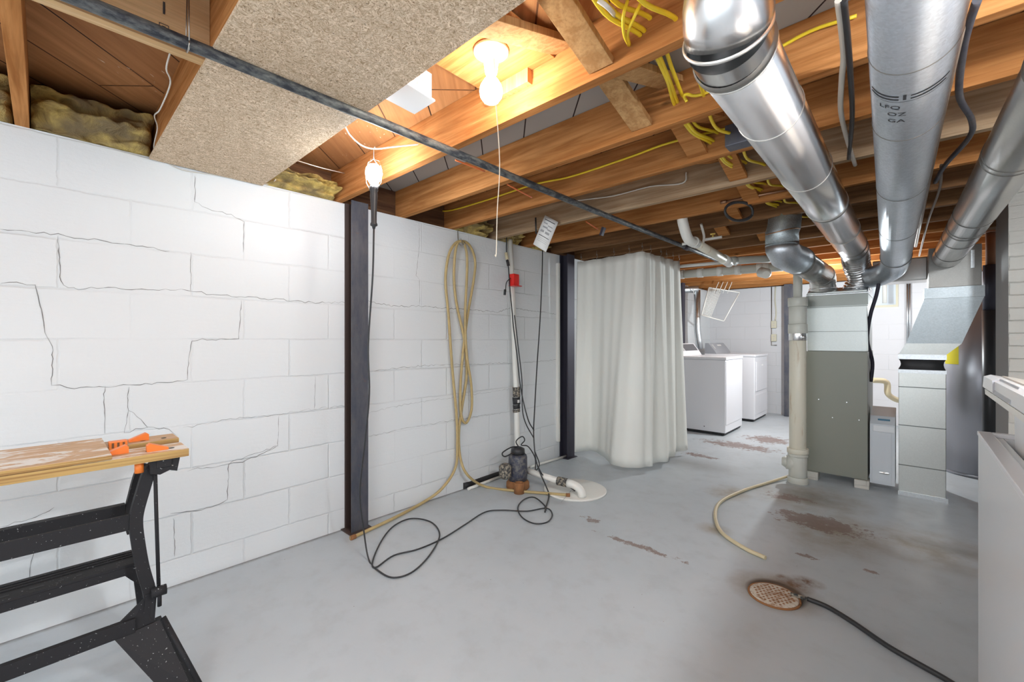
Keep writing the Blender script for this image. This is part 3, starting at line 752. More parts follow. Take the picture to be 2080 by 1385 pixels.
# narrow pale cabinet with handle
q0, q1 = W(1764, 983, Z=.03), W(1822, 990, Z=.03)
cx0, cx1, cyf = fx1 + .012, 2.418, 4.27
e = empty('dehumidifier_cabinet', ((cx0 + cx1) / 2, cyf + .2, 0), 'narrow pale plastic cabinet with an oval silver badge, between furnace and metal duct', 'appliance')
mb = MB(); mb.prism([(cx0, cyf, .05), (cx0, cyf, .50), (cx0, cyf + .06, .555), (cx0, cyf + .30, .60), (cx0, cyf + .30, .05)], (cx1 - cx0, 0, 0)); mb.build('body', M['cabinet'], e)
mb = MB(); mb.box((cx0 + .02, cyf - .006, .445), (cx1 - .004, cyf - .0005, .490), None, .002); mb.build('grip_strip', M['cabinet_light'], e)
mb = MB(); mb.box((cx0 + .012, cyf - .004, .06), (cx1 - .02, cyf - .0005, .44), None, .0015); mb.build('door', M['cabinet'], e)
mb = MB(); mb.obox((cx0 + .08, cyf + .028, .532), (.07, .014, .003), Matrix.Rotation(.74, 3, 'X')); mb.build('printed_strip', M['blueprint'], e)
mb = MB(); bc = W(1796, 961, Y=cyf - .006); mb.grid([[(bc.x + .032 * math.cos(t) * s_, bc.y - .004 * (1 - s_), bc.z + .008 * math.sin(t) * s_) for t in [k * math.pi / 12 for k in range(24)]] for s_ in (1, .8, .4, .02)], closed=True); mb.build('badge', M['chrome'], e)
# return duct
rx0, rx1, ry0, ry1 = 2.437, 2.684, 4.262, 4.62
e = empty('return_duct', ((rx0 + rx1) / 2, (ry0 + ry1) / 2, 0), 'upright galvanised return duct with a black flexible collar and a slanting upper section', 'duct')
mb = MB(); mb.box((rx0, ry0, .012), (rx1, ry1, .90), None, .003); mb.build('lower_box', M['sheet'], e)
for z in (.22, .51, .79):
    mb = MB(); mb.box((rx0 - .001, ry0 - .004, z), (rx1 + .001, ry0 + .004, z + .006)); mb.build('seam', M['band_metal'], e)
mb = MB(); mb.box((rx0 - .004, ry0 - .006, .0), (rx1 + .01, ry1, .03)); mb.build('bottom_flange', M['galv'], e)
mb = MB(); mb.box((rx0 - .003, ry0 - .004, .895), (rx1 + .003, ry1, .92)); mb.box((rx0 - .003, ry0 - .006, .995), (rx1 + .003, ry1, 1.03)); mb.build('collar_flange', M['galv'], e)
mb = MB(); rows = []
for i, z in enumerate((.92, .94, .96, .98, .996)):
    k = -.012 * math.sin(math.pi * i / 4)
    rows.append([(rx0 - k, ry0 - k, z), (rx0 + .07, ry0 - k * 1.5, z), (rx0 + .15, ry0 - k * .6, z), (rx1 + k, ry0 - k, z), (rx1 + k, ry1, z), (rx0 - k, ry1, z)])
mb.grid(rows, closed=True); mb.build('flexible_collar', M['black'], e)
ux0, ux1 = 2.595, 2.862
def hexa(mb, lo, hi, m=None):
    a, b = [Vector(p) for p in lo], [Vector(p) for p in hi]
    mb.grid([a, b], m, smooth=False, closed=True); mb.face(a, m); mb.face(b, m)
mb = MB()
hexa(mb, [(rx0, ry0, 1.03), (rx1, ry0, 1.03), (rx1, ry1, 1.03), (rx0, ry1, 1.03)], [(rx0 + .04, ry0 - .005, 1.11), (rx1 + .075, ry0 - .005, 1.11), (rx1 + .075, ry1, 1.11), (rx0 + .04, ry1, 1.11)]); mb.build('transition_foot', M['sheet'], e)
mb = MB()
hexa(mb, [(rx0 + .04, ry0 - .005, 1.11), (rx1 + .075, ry0 - .005, 1.11), (rx1 + .075, ry1, 1.11), (rx0 + .04, ry1, 1.11)], [(ux0 - .02, ry0 - .03, 1.425), (ux1, ry0 - .03, 1.425), (ux1, ry1, 1.425), (ux0 - .02, ry1, 1.425)]); mb.build('slanting_section', M['slant_metal'], e)
mb = MB(); mb.box((ux0 - .022, ry0 - .034, 1.426), (ux1 + .002, ry1, 1.50)); mb.build('upper_flange', M['slant_metal'], e)
mb = MB(); mb.box((ux0, ry0 - .02, 1.501), (ux1 - .01, ry1, 1.78), None, .003); mb.build('upper_box', M['box_metal'], e)
mb = MB(); mb.box((2.80, ry0 - .03, 1.62), (2.818, ry0 - .021, 1.74)); mb.build('strap', M['galv'], e)
# water heater
tp = (2.945, 5.42)
e = empty('water_heater', (tp[0], tp[1], 0), 'grey cylindrical water heater with a yellow label, behind the return duct', 'water heater')
mb = MB(); mb.tube([(tp[0], tp[1], .03), (tp[0], tp[1], 1.50)], .27, 64); mb.build('tank', M['tank'], e)
mb = MB(); mb.tube([(tp[0], tp[1], 0), (tp[0], tp[1], .03)], .262, 48); mb.build('base_ring', M['tank'], e)
mb = MB(); mb.tube([(tp[0], tp[1], 1.50), (tp[0], tp[1], 1.51), (tp[0], tp[1], 1.53)], [.272, .272, .24], 64); mb.build('top_cap', M['tank'], e)
pa = W(1923, 720, d=3.6); a0 = math.atan2(W(1925, 700, d=3.5).y - tp[1], W(1925, 700, d=3.5).x - tp[0])
mb = MB(); aa = [-2.55 + k * .05 for k in range(9)]; mb.grid([[(tp[0] + .2712 * math.cos(a), tp[1] + .2712 * math.sin(a), z) for a in aa] for z in (.93, 1.16)]); mb.build('label', M['sticker'], e)
# jack post
jp = W(2012, 700, d=3.2)
e = empty('jack_post', (jp.x, jp.y, 0), 'black telescoping steel jack post with a rusty top, left of the painted brick chimney', 'post')
mb = MB(); mb.tube([(jp.x, jp.y, 0), (jp.x, jp.y, 1.355)], .044, 28); mb.build('lower_sleeve', M['blackplastic'], e)
mb = MB(); mb.tube([(jp.x, jp.y, 1.355), (jp.x, jp.y, 1.69)], .0405, 28); mb.build('upper_sleeve', M['column_dark'], e)
mb = MB(); mb.tube([(jp.x, jp.y, 1.69), (jp.x, jp.y, 1.93)], .026, 16); mb.box((jp.x - .05, jp.y - .05, 1.93), (jp.x + .05, jp.y + .05, 1.945)); mb.build('screw_head', M['rust'], e)
# chimney
mb = MB(); mb.box((2.885, 3.48, 0), (3.45, 3.95, ZT - .002), M['brick'])
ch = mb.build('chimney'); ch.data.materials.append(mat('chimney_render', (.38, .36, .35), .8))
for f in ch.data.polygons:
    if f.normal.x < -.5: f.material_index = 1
tag(ch, 'painted cream brick chimney at the right edge behind the freezer', 'chimney')
mb = MB(); mb.box((2.78, 3.93, ZT - .13), (3.45, 4.03, ZT - .004)); tag(mb.build('support_beam', M['joist_dark']), 'short wooden beam above the jack post beside the chimney', 'beam')

# ---------------------------------------------------------------- chest freezer
FX0, FY1, FZ = 2.655, 1.93, .86
FX1, FY0 = 3.25, .62
e = empty('chest_freezer', ((FX0 + FX1) / 2, (FY0 + FY1) / 2, 0), 'white chest freezer at the right edge with its lid ajar', 'freezer')
mb = MB()
mb.box((FX0, FY0, .03), (FX0 + .05, FY1, FZ - .012), None, .004); mb.box((FX1 - .05, FY0, .03), (FX1, FY1, FZ - .012), None, .004)
mb.box((FX0 + .05, FY1 - .05, .03), (FX1 - .05, FY1 - .0005, FZ - .012)); mb.box((FX0 + .05, FY0 + .0005, .03), (FX1 - .05, FY0 + .05, FZ - .012)); mb.box((FX0 + .05, FY0 + .05, .031), (FX1 - .05, FY1 - .05, .10)); mb.build('cabinet', M['freezer'], e)
mb = MB(); t = .028
for a, b in (((FX0 - .002, FY0, FZ - .012), (FX0 + t, FY1, FZ)), ((FX1 - t, FY0, FZ - .012), (FX1, FY1, FZ)), ((FX0 + t, FY1 - t, FZ - .012), (FX1 - t, FY1, FZ)), ((FX0 + t, FY0, FZ - .012), (FX1 - t, FY0 + t, FZ))): mb.box(a, b, None, .002)
mb.build('rim', M['enamel'], e)
mb = MB()
for a, b in (((FX0 + .0505, FY1 - .066, .2), (FX1 - .0505, FY1 - .0505, FZ - .05)), ((FX0 + .0505, FY1 - .075, FZ - .11), (FX1 - .0505, FY1 - .067, FZ - .10))): mb.box(a, b)
mb.build('liner', M['freezer_in'], e)
mb = MB(); mb.box((FX0 + .03, FY0 + .03, 0), (FX1 - .03, FY1 - .03, .03)); mb.build('plinth', M['blackplastic'], e)
# lid: hinged along the far long side, lifted a little
lidR = math.atan2(.118, FX1 - FX0)
hin = Vector((FX1, 0, FZ + .005))
def lp(x, y, z):   # lid coordinates: x from hinge towards the front
    return hin + Vector((-x * math.cos(lidR) + z * math.sin(lidR) * 0, y, x * math.sin(lidR) + z))
LW = (FX1 - FX0) / math.cos(lidR) - .006
mb = MB(); hexa(mb, [lp(LW, FY0, 0), lp(LW, FY1 - .10, 0), lp(0, FY1 - .10, 0), lp(0, FY0, 0)], [lp(LW + .001, FY0, .015), lp(LW + .001, FY1 - .10, .015), lp(0, FY1 - .10, .015), lp(0, FY0, .015)]); lid_g = mb.build('lid_gasket', M['pvc'], e)
mb = MB(); mb.prism([lp(LW, FY0, .016), lp(LW + .004, FY0, .02), lp(LW + .002, FY0, .05), lp(LW - .012, FY0, .058), lp(0, FY0, .058), lp(0, FY0, .016)], (0, FY1 - .09 - FY0, 0)); mb.build('lid', M['freezer'], e)
mb = MB(); hexa(mb, [lp(LW - .03, FY0 + .05, .0585), lp(LW - .03, FY1 - .12, .0585), lp(.03, FY1 - .12, .0585), lp(.03, FY0 + .05, .0585)], [lp(LW - .032, FY0 + .05, .0615), lp(LW - .032, FY1 - .122, .0615), lp(.03, FY1 - .122, .0615), lp(.03, FY0 + .05, .0615)]); mb.build('lid_top_panel', M['lid_top'], e)
hy = 1.50
mb = MB(); mb.prism([lp(LW + .0045, hy - .14, .022), lp(LW + .0045, hy + .10, .022), lp(LW + .004, hy + .12, .052), lp(LW - .01, hy + .12, .0592), lp(LW - .01, hy - .14, .0592)], (-.002, 0, 0)); mb.build('handle_recess', M['enamel_grey'], e)
mb = MB(); mb.box((FX0 + .058, 1.15, .10), (FX0 + .20, 1.80, FZ + .085)); bx_ = mb.build('white_carton', M['cabinet_light'])
tag(bx_, 'tall white box standing in the open freezer and holding up its lid', 'box')

# ---------------------------------------------------------------- shower curtain on hooks
top = spline([(.165, 3.455, 0), (.34, 3.445, 0), (.52, 3.435, 0), (.70, 3.42, 0), (.845, 3.41, 0), (.862, 3.56, 0), (.872, 3.75, 0), (.88, 3.92, 0), (.89, 4.09, 0)], 16)
bot = spline([(.13, 3.47, 0), (.22, 3.60, 0), (.42, 3.52, 0), (.60, 3.33, 0), (.83, 3.42, 0), (.862, 3.60, 0), (.90, 3.82, 0), (.86, 4.05, 0), (.875, 4.30, 0)], 16)
rows = []; nz = 26
for k in range(nz + 1):
    t = k / nz; z = 1.88 + (.055 - 1.88) * t; row = []
    for j in range(len(top)):
        p = top[j].lerp(bot[j], t ** 1.1)
        tt = (top[min(j + 1, len(top) - 1)] - top[max(j - 1, 0)]).normalized(); nn = Vector((tt.y, -tt.x, 0))
        rt = min(1, max(0, (j - 62) / 12)); lf = 1 - rt
        f = lf * ((.003 + .013 * t) * math.sin(j * .24 + .4) + .0035 * math.sin(j * .66 + 1 + t)) + rt * ((.007 + .013 * t) * math.sin(j * .36) + .004 * math.sin(j * .77 + 1))
        zz = z + (.006 * abs(math.sin(j * math.pi / 16)) * -1 if k == 0 else 0)
        row.append(p + nn * f + Vector((0, 0, zz)))
    rows.append(row)
mb = MB(); mb.grid(rows); cu = mb.build('shower_curtain', M['curtain'])
s = cu.modifiers.new('thick', 'SOLIDIFY'); s.thickness = .0025
tag(cu, 'white shower curtain hanging nearly to the floor round a corner, beside the dark steel column', 'curtain')
for i, j in enumerate((4, 20, 36, 50, 64, 78, 92, 104, 116, 126)):
    p = rows[0][min(j, len(top) - 1)] + Vector((0, 0, -.012))
    ztop = 1.952
    mb = MB(); mb.tube(spline([p + Vector((0, .004, 0)), p + Vector((.0, -.004, .012)), p + Vector((.008, 0, .035)), p + Vector((.006, 0, .055)), p + Vector((-.004, 0, .058)), p + Vector((0, 0, .045)), (p.x, p.y, ztop)], 4), .0013, 5)
    o = mb.build('curtain_hook', M['wire'])
    tag(o, '%s wire hook of the white curtain, counting from the dark steel column' % ordn[i], 'hook', 'curtain hooks')

# ---------------------------------------------------------------- washer and dryer
def console(mb, x0, x1, y0, y1, z0, z1, m):
    mb.prism([(x0, y0, z0), (x1, y0, z0), (x1 - .03, y0, z0 + .05), (x0 + .05, y0, z1), (x0, y0, z1)], (0, y1 - y0, 0), m)
def washer(name, x1, y0, y1, label, cat, dryer):
    x0 = x1 - .66; zt = .93
    e = empty(name, ((x0 + x1) / 2, (y0 + y1) / 2, 0), label, cat)
    mb = MB(); mb.box((x0, y0, .035), (x1, y1, zt - .035), None, .008); mb.build('cabinet', M['enamel'], e)
    mb = MB(); mb.box((x0 - .005, y0 - .006, zt - .034), (x1 + .012, y1 + .006, zt), None, .012); mb.build('top', M['enamel'], e)
    mb = MB(); console(mb, x0, x0 + .16, y0 + .01, y1 - .01, zt + .001, zt + .155, None); mb.build('console', M['enamel_grey'] if dryer else M['enamel'], e)
    xs = x0 + .16 - .03; sl = Vector((-(.16 - .03 - .05), 0, .105)); base = Vector((xs, 0, zt + .051))
    nn = Vector((.105, 0, .08)).normalized() * .002
    def pl(name, ya, yb, ta, tb, m):
        mb = MB(); a = base + sl * ta + nn; b = base + sl * tb + nn
        mb.prism([(a.x, ya, a.z), (a.x, yb, a.z), (b.x, yb, b.z), (b.x, ya, b.z)], nn * .6); mb.build(name, m, e)
    if not dryer:
        pl('control_panel', y0 + .05, y0 + .17, .1, .9, M['inkgrey']); pl('control_panel', y0 + .20, y1 - .05, .1, .9, M['console'])
    else:
        for k in range(2): pl('label_strip', y0 + .08 + k * .035, y0 + .095 + k * .035, .2, .8, M['paper'])
        pl('label_strip', y0 + .30, y0 + .48, .55, .75, M['paper'])
    # front
    mb = MB()
    if dryer:
        mb.box((x1 + .0005, y0 + .05, .42), (x1 + .012, y1 - .05, .83), None, .008); mb.build('door', M['enamel'], e)
        mb = MB(); mb.box((x1 + .0125, (y0 + y1) / 2 - .03, .765), (x1 + .014, (y0 + y1) / 2 + .06, .785)); mb.build('badge', M['paper'], e)
        mb = MB(); mb.box((x1 + .0005, y0 + .012, .10), (x1 + .006, y1 - .012, .37), None, .003); mb.build('lower_panel', M['enamel'], e)
    else:
        mb.box((x1 + .0005, y0 + .012, .13), (x1 + .006, y1 - .012, zt - .05), None, .003); mb.build('front_panel', M['enamel'], e)
        mb = MB()
        for q in (.16, .42): mb.tube([(x0 + q, y0 - .0005, .09), (x0 + q, y0 - .002, .09)], .006, 10)
        mb.build('bolt', M['black'], e)
    for ax in (x0 + .05, x1 - .05):
        for ay in (y0 + .05, y1 - .05):
            mb = MB(); mb.tube([(ax, ay, 0), (ax, ay, .036)], .018, 12); mb.build('foot', M['black'], e)
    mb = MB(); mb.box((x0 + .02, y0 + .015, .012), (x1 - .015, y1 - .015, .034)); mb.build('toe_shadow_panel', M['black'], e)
washer('washing_machine', .905, 5.42, 6.10, 'white top loading washing machine with a dark control panel, right of the curtain', 'washer', False)
washer('clothes_dryer', .925, 6.62, 7.32, 'white clothes dryer with a grey console, beyond the washing machine', 'dryer', True)
# dryer vent
e = empty('dryer_vent', W(1395, 575, d=6.0), 'shiny dryer vent pipe with an elbow above the washing machine', 'vent pipe')
vz = 1.80; v0 = Vector((.20, 6.45, 0))
pv = W(1416, 640, d=6.35)
mb = MB(); mb.tube([(pv.x - .5, pv.y - .2, 1.875), (pv.x + .02, pv.y, 1.875)], .05, 20); mb.build('horizontal_pipe', M['galv'], e)
mb = MB(); mb.tube([(pv.x, pv.y, 1.86), (pv.x, pv.y, 1.35), (pv.x + .005, pv.y, 1.25), (pv.x + .02, pv.y + .01, 1.12), (pv.x + .03, pv.y + .02, 1.0)], .045, 20); mb.build('drop_pipe', M['galv'], e)
for dx_ in (-.22, .0):
    mb = MB(); mb.tube([(pv.x + dx_ - .02, pv.y - .07 + .14 * k / 8 - .04, 1.87 - .065 * math.sin(math.pi * k / 8)) for k in range(9)], .006, 6); mb.build('hanger_strap', M['pvc'], e)
# wire rack
rc = [W(1440, 584, d=6.25), W(1502, 594, d=6.3), W(1470, 652, d=6.25), W(1425, 640, d=6.2)]
e = empty('wire_rack', rc[0], 'white wire rack hanging tilted on the laundry wall above the dryer', 'rack')
mb = MB(); a, b, c_, d_ = rc
for p, q in ((a, b), (b, c_), (c_, d_), (d_, a)): mb.tube([p, q], .009, 6)
mb.build('frame', M['pvc'], e)
mb = MB()
for k in range(1, 26):
    t = k / 26; mb.tube([a.lerp(d_, t), b.lerp(c_, t) if k < 1 else a.lerp(d_, t).lerp(b.lerp(c_, t), .42)], .003, 4)
for k in range(1, 9): mb.tube([a.lerp(b, k * .05), d_.lerp(c_, k * .05)], .0032, 4)
o = mb.build('rack_wires', M['pvc'], e)
mb = MB()
for k in range(4): q_ = W(1460 + k * 9, 575, d=6.15); q_.z = 1.957; mb.tube([W(1450 + k * 9, 596, d=6.2), q_], .004, 5)
mb.build('hanging_hooks', M['pvc'], e)
# outlets on the back wall
for i, (y, lab) in enumerate(((659, 'upper beige outlet box on the laundry back wall at the end of the yellowed cable'), (686, 'lower beige outlet box on the laundry back wall'))):
    p = W(1572, y, Y=YF - .03); mb = MB(); mb.box((p.x - .035, YF - .045, p.z - .055), (p.x + .035, YF - .001, p.z + .055), None, .005)
    e = tag(mb.build('outlet_box', M['beige']), lab, 'outlet', 'outlet boxes on the laundry wall')
    mb = MB()
    for dz in (-.02, .02): mb.box((p.x - .012, YF - .0465, p.z + dz - .01), (p.x + .012, YF - .0455, p.z + dz + .01))
    mb.build('socket', M['whitecable'], e)
mb = MB(); p0 = W(1575, 575, Y=YF - .02); mb.tube(spline([(p0.x, YF - .012, 1.95), (p0.x - .006, YF - .012, 1.75), (p0.x + .008, YF - .012, 1.55), (p0.x - .003, YF - .012, 1.43)], 6), .008, 6)
tag(mb.build('beige_cable', M['beige']), 'yellowed cable running down to the upper outlet box on the laundry wall', 'cable')
mb = MB(); p0 = W(1567, 575, Y=YF - .02); mb.tube([(p0.x, YF - .012, 1.95), (p0.x, YF - .012, 1.05), (p0.x + .07, YF - .012, 1.05)], .007, 6)
tag(mb.build('grey_conduit', M['wire']), 'thin grey conduit left of the outlet boxes, turning right at its foot', 'conduit')
for i, px in enumerate((1843, 1848)):
    mb = MB(); p0 = W(px, 575, Y=YF - .03); mb.tube([(p0.x, p0.y, .9), (p0.x, p0.y, 1.95)], .011, 8)
    tag(mb.build('wall_pipe', M['galv']), '%s of the two thin vertical pipes on the back wall right of the small window' % ('left' if i == 0 else 'right'), 'pipe', 'thin wall pipes')
mb = MB(); p0 = W(1797, 575, Y=YF - .10); mb.tube([(p0.x, p0.y, 1.62), (p0.x, p0.y, 1.86), (p0.x - .02, p0.y, 1.92)], .026, 12); tag(mb.build('white_vent_pipe', M['pvc']), 'short white pipe standing in front of the small back window', 'pipe')

# ---------------------------------------------------------------- plumbing
sx, sy = 1.842, 4.07
e = empty('drain_stack', (sx, sy, 0), 'tall yellowed plastic drain stack left of the furnace with a steel band clamp', 'drain pipe')
def cyl(name, z0, z1, r, m, seg=28, x=None, y=None, parent=None):
    mb = MB(); mb.tube([(x or sx, y or sy, z0), (x or sx, y or sy, z0 + .003), (x or sx, y or sy, z1 - .003), (x or sx, y or sy, z1)], [r - .002, r, r, r - .002], seg); return mb.build(name, m, parent or e)
cyl('main_pipe', .26, 1.13, .0585, M['pvc_old']); cyl('base_hub', 0, .05, .072, M['pvc_grey']); cyl('base_tee', .05, .24, .063, M['pvc_grey'])
mb = MB(); mb.tube([(sx, sy, .15), (sx - .075, sy - .02, .155)], .055, 24); mb.tube([(sx - .07, sy - .018, .155), (sx - .105, sy - .027, .157)], [.05, .03], 24); mb.build('cleanout', M['pvc_grey'], e)
cyl('hub_ring', .235, .275, .074, M['pvc_old']); cyl('hub_ring', .21, .234, .069, M['pvc_grey'])
cyl('band_clamp', 1.13, 1.212, .0615, M['chrome'])
cyl('coupling', 1.186, 1.26, .066, M['pvc_grey']); cyl('coupling', 1.26, 1.40, .0615, M['pvc_grey']); cyl('hub_top', 1.40, 1.47, .0675, M['pvc_grey'])
cyl('upper_pipe', 1.47, 1.76, .031, M['pvc_grey'])
mb = MB(); mb.tube([(sx + .035, sy - .062, 1.157), (sx + .06, sy - .05, 1.157)], .012, 10); mb.build('clamp_screw', M['chrome'], e)
# upper horizontal branch
e = empty('waste_pipe', (1.6, 4.0, 1.77), 'cream waste pipe sloping down from the joists and running right to the drain stack', 'pipe')
qa, qb, qc = W(1387, 452, d=2.95), W(1398, 485, d=3.0), W(1478, 531, d=3.35)
mb = MB(); mb.tube(spline([qa + Vector((-.005, 0, .05)), qa, qb, qb + (qc - qb) * .2], 6), [.034] * 19, 20); mb.build('elbow', M['pvc'], e)
mb = MB(); mb.tube([qb + (qc - qb) * .1, qc], .031, 20); mb.build('sloping_pipe', M['pvc_old'], e)
mb = MB(); mb.tube([qc + (qb - qc) * .12, qc + (qb - qc) * -.06], .037, 20); mb.build('coupling', M['pvc'], e)
mb = MB(); mb.tube([qb + (qc - qb) * .12, qb + (qc - qb) * .15], .038, 20); mb.build('coupling', M['pvc'], e)
top_ = Vector((sx, sy, 1.79)); ql = W(1530, 527, d=3.42)
mb = MB(); mb.tube([qc, (qc + ql) / 2, ql, top_ + Vector((-.04, -.01, 0))], .030, 20); mb.tube([qc + Vector((-.005, 0, 0)), qc.lerp(ql, .3)], .036, 20); mb.build('horizontal_pipe', M['pvc_grey'], e)
mb = MB(); mb.tube(spline([top_ + Vector((-.06, -.012, 0)), top_ + Vector((-.02, 0, -.003)), top_ + Vector((0, 0, -.03)), top_ + Vector((0, 0, -.07))], 5), .037, 20); mb.build('end_elbow', M['pvc_grey'], e)
mb = MB(); hk_ = W(1425, 500, d=3.1); mb.tube(spline([W(1424, 455, d=3.12), W(1430, 480, d=3.1), W(1426, 496, d=3.08), W(1415, 500, d=3.05), W(1404, 490, d=3.03)], 6), .009, 8); mb.build('pipe_hook', M['pvc'], e)
# lower horizontal pipe
e = empty('cross_pipe', (1.4, 4.6, 1.7), 'long white pipe crossing above the laundry opening, below the cream waste pipe', 'pipe')
k0, k1 = W(1350, 560, d=4.45), W(1632, 538, d=3.75)
mb = MB(); mb.tube([k0, k1], .040, 20); mb.build('pipe_run', M['pvc_grey'], e)
for t in (.12, .27, .42, .55, .70, .74):
    p = k0.lerp(k1, t); mb = MB(); mb.tube([p, p + (k1 - k0).normalized() * .05], .045, 20); mb.build('coupling', M['pvc'], e)
p = W(1553, 552, d=3.85); mb = MB(); mb.tube([p + Vector((-.03, 0, .0)), p + Vector((.02, -.03, -.02)), p + Vector((.03, -.08, -.035))], [.045, .045, .03], 20); mb.build('cleanout_cap', M['pvc'], e)
mb = MB(); mb.tube([W(1380, 541, d=4.2), W(1470, 533, d=4.0)], .016, 12); tag(mb.build('water_pipe', M['pvc']), 'thin white water pipe just above the long white crossing pipe', 'pipe')
# copper / valves in the joists
mb = MB(); mb.tube([W(1466, 411, Y=2.87), W(1600, 385, Y=2.87)], .008, 10); mb.tube([W(1464, 411, Y=2.87), W(1476, 409, Y=2.87)], .011, 10, m=None); tag(mb.build('copper_pipe', M['copper']), 'capped copper pipe along the joist behind the whitish one', 'pipe')
def valve(px, py, d, lab):
    e = empty('pipe_valve', W(px, py, d=d), lab, 'valve', 'small pipe valves')
    p = W(px, py, d=d); mb = MB(); mb.tube([p + Vector((-.06, -.01, -.003)), p + Vector((.06, .01, .003))], .010, 12); mb.build('body', M['pvc'], e)
    mb = MB(); mb.tube([p, p + Vector((0, 0, .03))], .006, 8); mb.obox(p + Vector((0, 0, .032)), (.035, .012, .008)); mb.build('handle', M['brass'], e)
valve(1448, 484, 3.2, 'brass handled valve on the white water pipe right of the sloping waste pipe')
valve(1404, 493, 3.1, 'brass handled valve behind the hook of the sloping waste pipe')
mb = MB(); cc = W(1500, 428, d=2.62)
pts = []
for k in range(60):
    a = k * .42; pts.append(cc + Vector((.085 * math.cos(a) * _c, .085 * math.cos(a) * _s + .0015 * (k % 15), .055 * math.sin(a) + .003 * math.sin(k * .9))))
mb.tube(spline(pts, 2), .007, 7); tag(mb.build('coiled_cable', M['cord']), 'coil of black cable hanging under the joists left of the stubby elbow duct', 'cable')

# ---------------------------------------------------------------- cables in the joists
def cable(pts, r, m, lab, n=6, name='cable', cat='cable', group=None, seg=8):
    mb = MB(); mb.tube(spline(pts, n), r, seg); return tag(mb.build(name, m), lab, cat, group)
for i, (ox, oz, sg) in enumerate(((0, 0, 0), (.012, .006, .004), (.10, -.004, .01), (.03, .03, .008))):
    pts = []
    for k, y in enumerate([.80] + JY[4:11]):
        xx = 1.93 - .085 * min(1, max(0, (y - 1.19) / .44)) + ox + (.004 * k if i == 2 else 0)
        pts.append((xx, y, 2.022 + oz + random.uniform(-.004, .004)))
        if k < 7: pts.append((xx - .02 - sg + random.uniform(-.008, .008), y + .21, 2.022 + oz - .014 - sg))
    cable(pts, .0065, M['yellow'], ['yellow cable threaded through the joists, leftmost of the bundle', 'yellow cable threaded through the joists, second of the bundle', 'yellow cable threaded through the joists, rightmost nearest the bright duct', 'yellow cable threaded highest through the joists'][i], name='yellow_cable', group='yellow cables through the joists')
lp1 = [W(1275, 0, d=1.12), W(1266, 35, d=1.13), W(1268, 70, d=1.2), W(1277, 92, Y=1.17)]
cable(lp1, .0045, M['yellow'], 'yellow cable loop dropping in front of the lit joist, left of a second loop', name='yellow_cable', group='yellow cable loops')
cable([W(1305, 0, d=1.12), W(1288, 35, d=1.13), W(1275, 68, d=1.2), W(1279, 92, Y=1.17)], .0045, M['yellow'], 'yellow cable loop dropping in front of the lit joist, right of the first loop', name='yellow_cable', group='yellow cable loops')
cable([W(870, 425, Y=2.02), W(910, 428, Y=2.02), W(980, 409, Y=2.02), W(1080, 376, Y=2.02), W(1150, 361, Y=2.02), W(1200, 346, Y=2.02), W(1285, 317, Y=2.02), W(1360, 290, Y=2.02), W(1500, 255, Y=2.02)], .0055, M['yellow'], 'long yellow cable stapled along the side of a joist above the room', name='yellow_cable')
cable([W(1395, 207, Y=1.60), W(1392, 192, Y=1.59), W(1440, 186, Y=1.60), W(1620, 76, Y=1.60), W(1740, 32, Y=1.60)], .0055, M['yellow'], 'yellow cable with printed marks running behind the bright duct elbow', name='yellow_cable')
cable([W(1150, 410, Y=2.465), W(1200, 404, Y=2.465), W(1250, 397, Y=2.465), W(1320, 379, Y=2.465), W(1386, 372, Y=2.46), W(1394, 350, Y=2.46)], .004, M['whitecable'], 'white cable stapled along the whitish joist', name='white_cable')
cable([W(1325, 115, d=1.45), W(1350, 150, d=1.5), W(1362, 185, Y=1.61)], .006, M['whitecable'], 'short white cable between the yellow ones behind the lit joist', name='white_cable')
cable([W(1215, 0, d=1.1), W(1240, 20, d=1.12), W(1262, 50, Y=1.17)], .006, M['whitecable'], 'grey white cable entering the lit joist near the top of the picture', name='white_cable')
cable([W(895, 102, Y=.95), W(925, 104, Y=.96), W(958, 95, Y=.98)], .005, M['yellow'], 'short yellow cable feeding the porcelain lampholder from the left', name='yellow_cable')
cable([W(925, 325, Z=1.964), W(985, 348, Z=1.952)], .004, M['orangewire'], 'short orange wire beside the black pipe, nearer the work light', name='orange_wire', group='orange wire ends')
cable([W(1030, 374, Z=1.96), W(1055, 388, Z=1.947), W(1080, 401, Z=1.945)], .004, M['orangewire'], 'short orange wire hanging below the joists left of the black pipe middle', name='orange_wire', group='orange wire ends')
cable([W(1190, 450, Z=1.962), W(1215, 466, Z=1.945)], .004, M['orangewire'], 'short orange wire by the black clip right of the paper tag', name='orange_wire', group='orange wire ends')
mb = MB(); p = W(1224, 470, Z=1.93); mb.obox(p, (.02, .03, .06), Matrix.Rotation(.4, 3, 'Y')); tag(mb.build('pipe_clip', M['column_dark']), 'dark pipe clip under the joist right of the paper tag', 'clip')
mb = MB(); p = W(1503, 275, Y=1.99); mb.box((p.x - .05, 1.955, p.z - .045), (p.x + .06, 2.026, p.z + .045), None, .004); tag(mb.build('junction_box', M['column']), 'dark metal junction box on the joist left of the bright duct', 'box')
# thin white wire along the wall top
cable([W(346, 105, d=1.3), W(338, 140, d=1.35), W(346, 170, d=1.42), W(325, 222, d=1.6), W(314, 235, d=1.72), W(320, 260, d=1.8), W(313, 300, d=1.88), W(326, 320, X=.012), W(370, 345, X=.006), W(440, 356, X=.006), W(520, 372, X=.006), W(548, 373, X=.012), W(560, 365, d=2.25)], .0025, M['whitecable'], 'thin white wire drooping past the insulation and along the top of the wall', name='thin_wire')
cable([W(600, 325, d=2.1), W(650, 340, d=2.15), W(700, 352, X=.12)], .0022, M['whitecable'], 'thin wire over the yellow insulation by the work light', name='thin_wire')
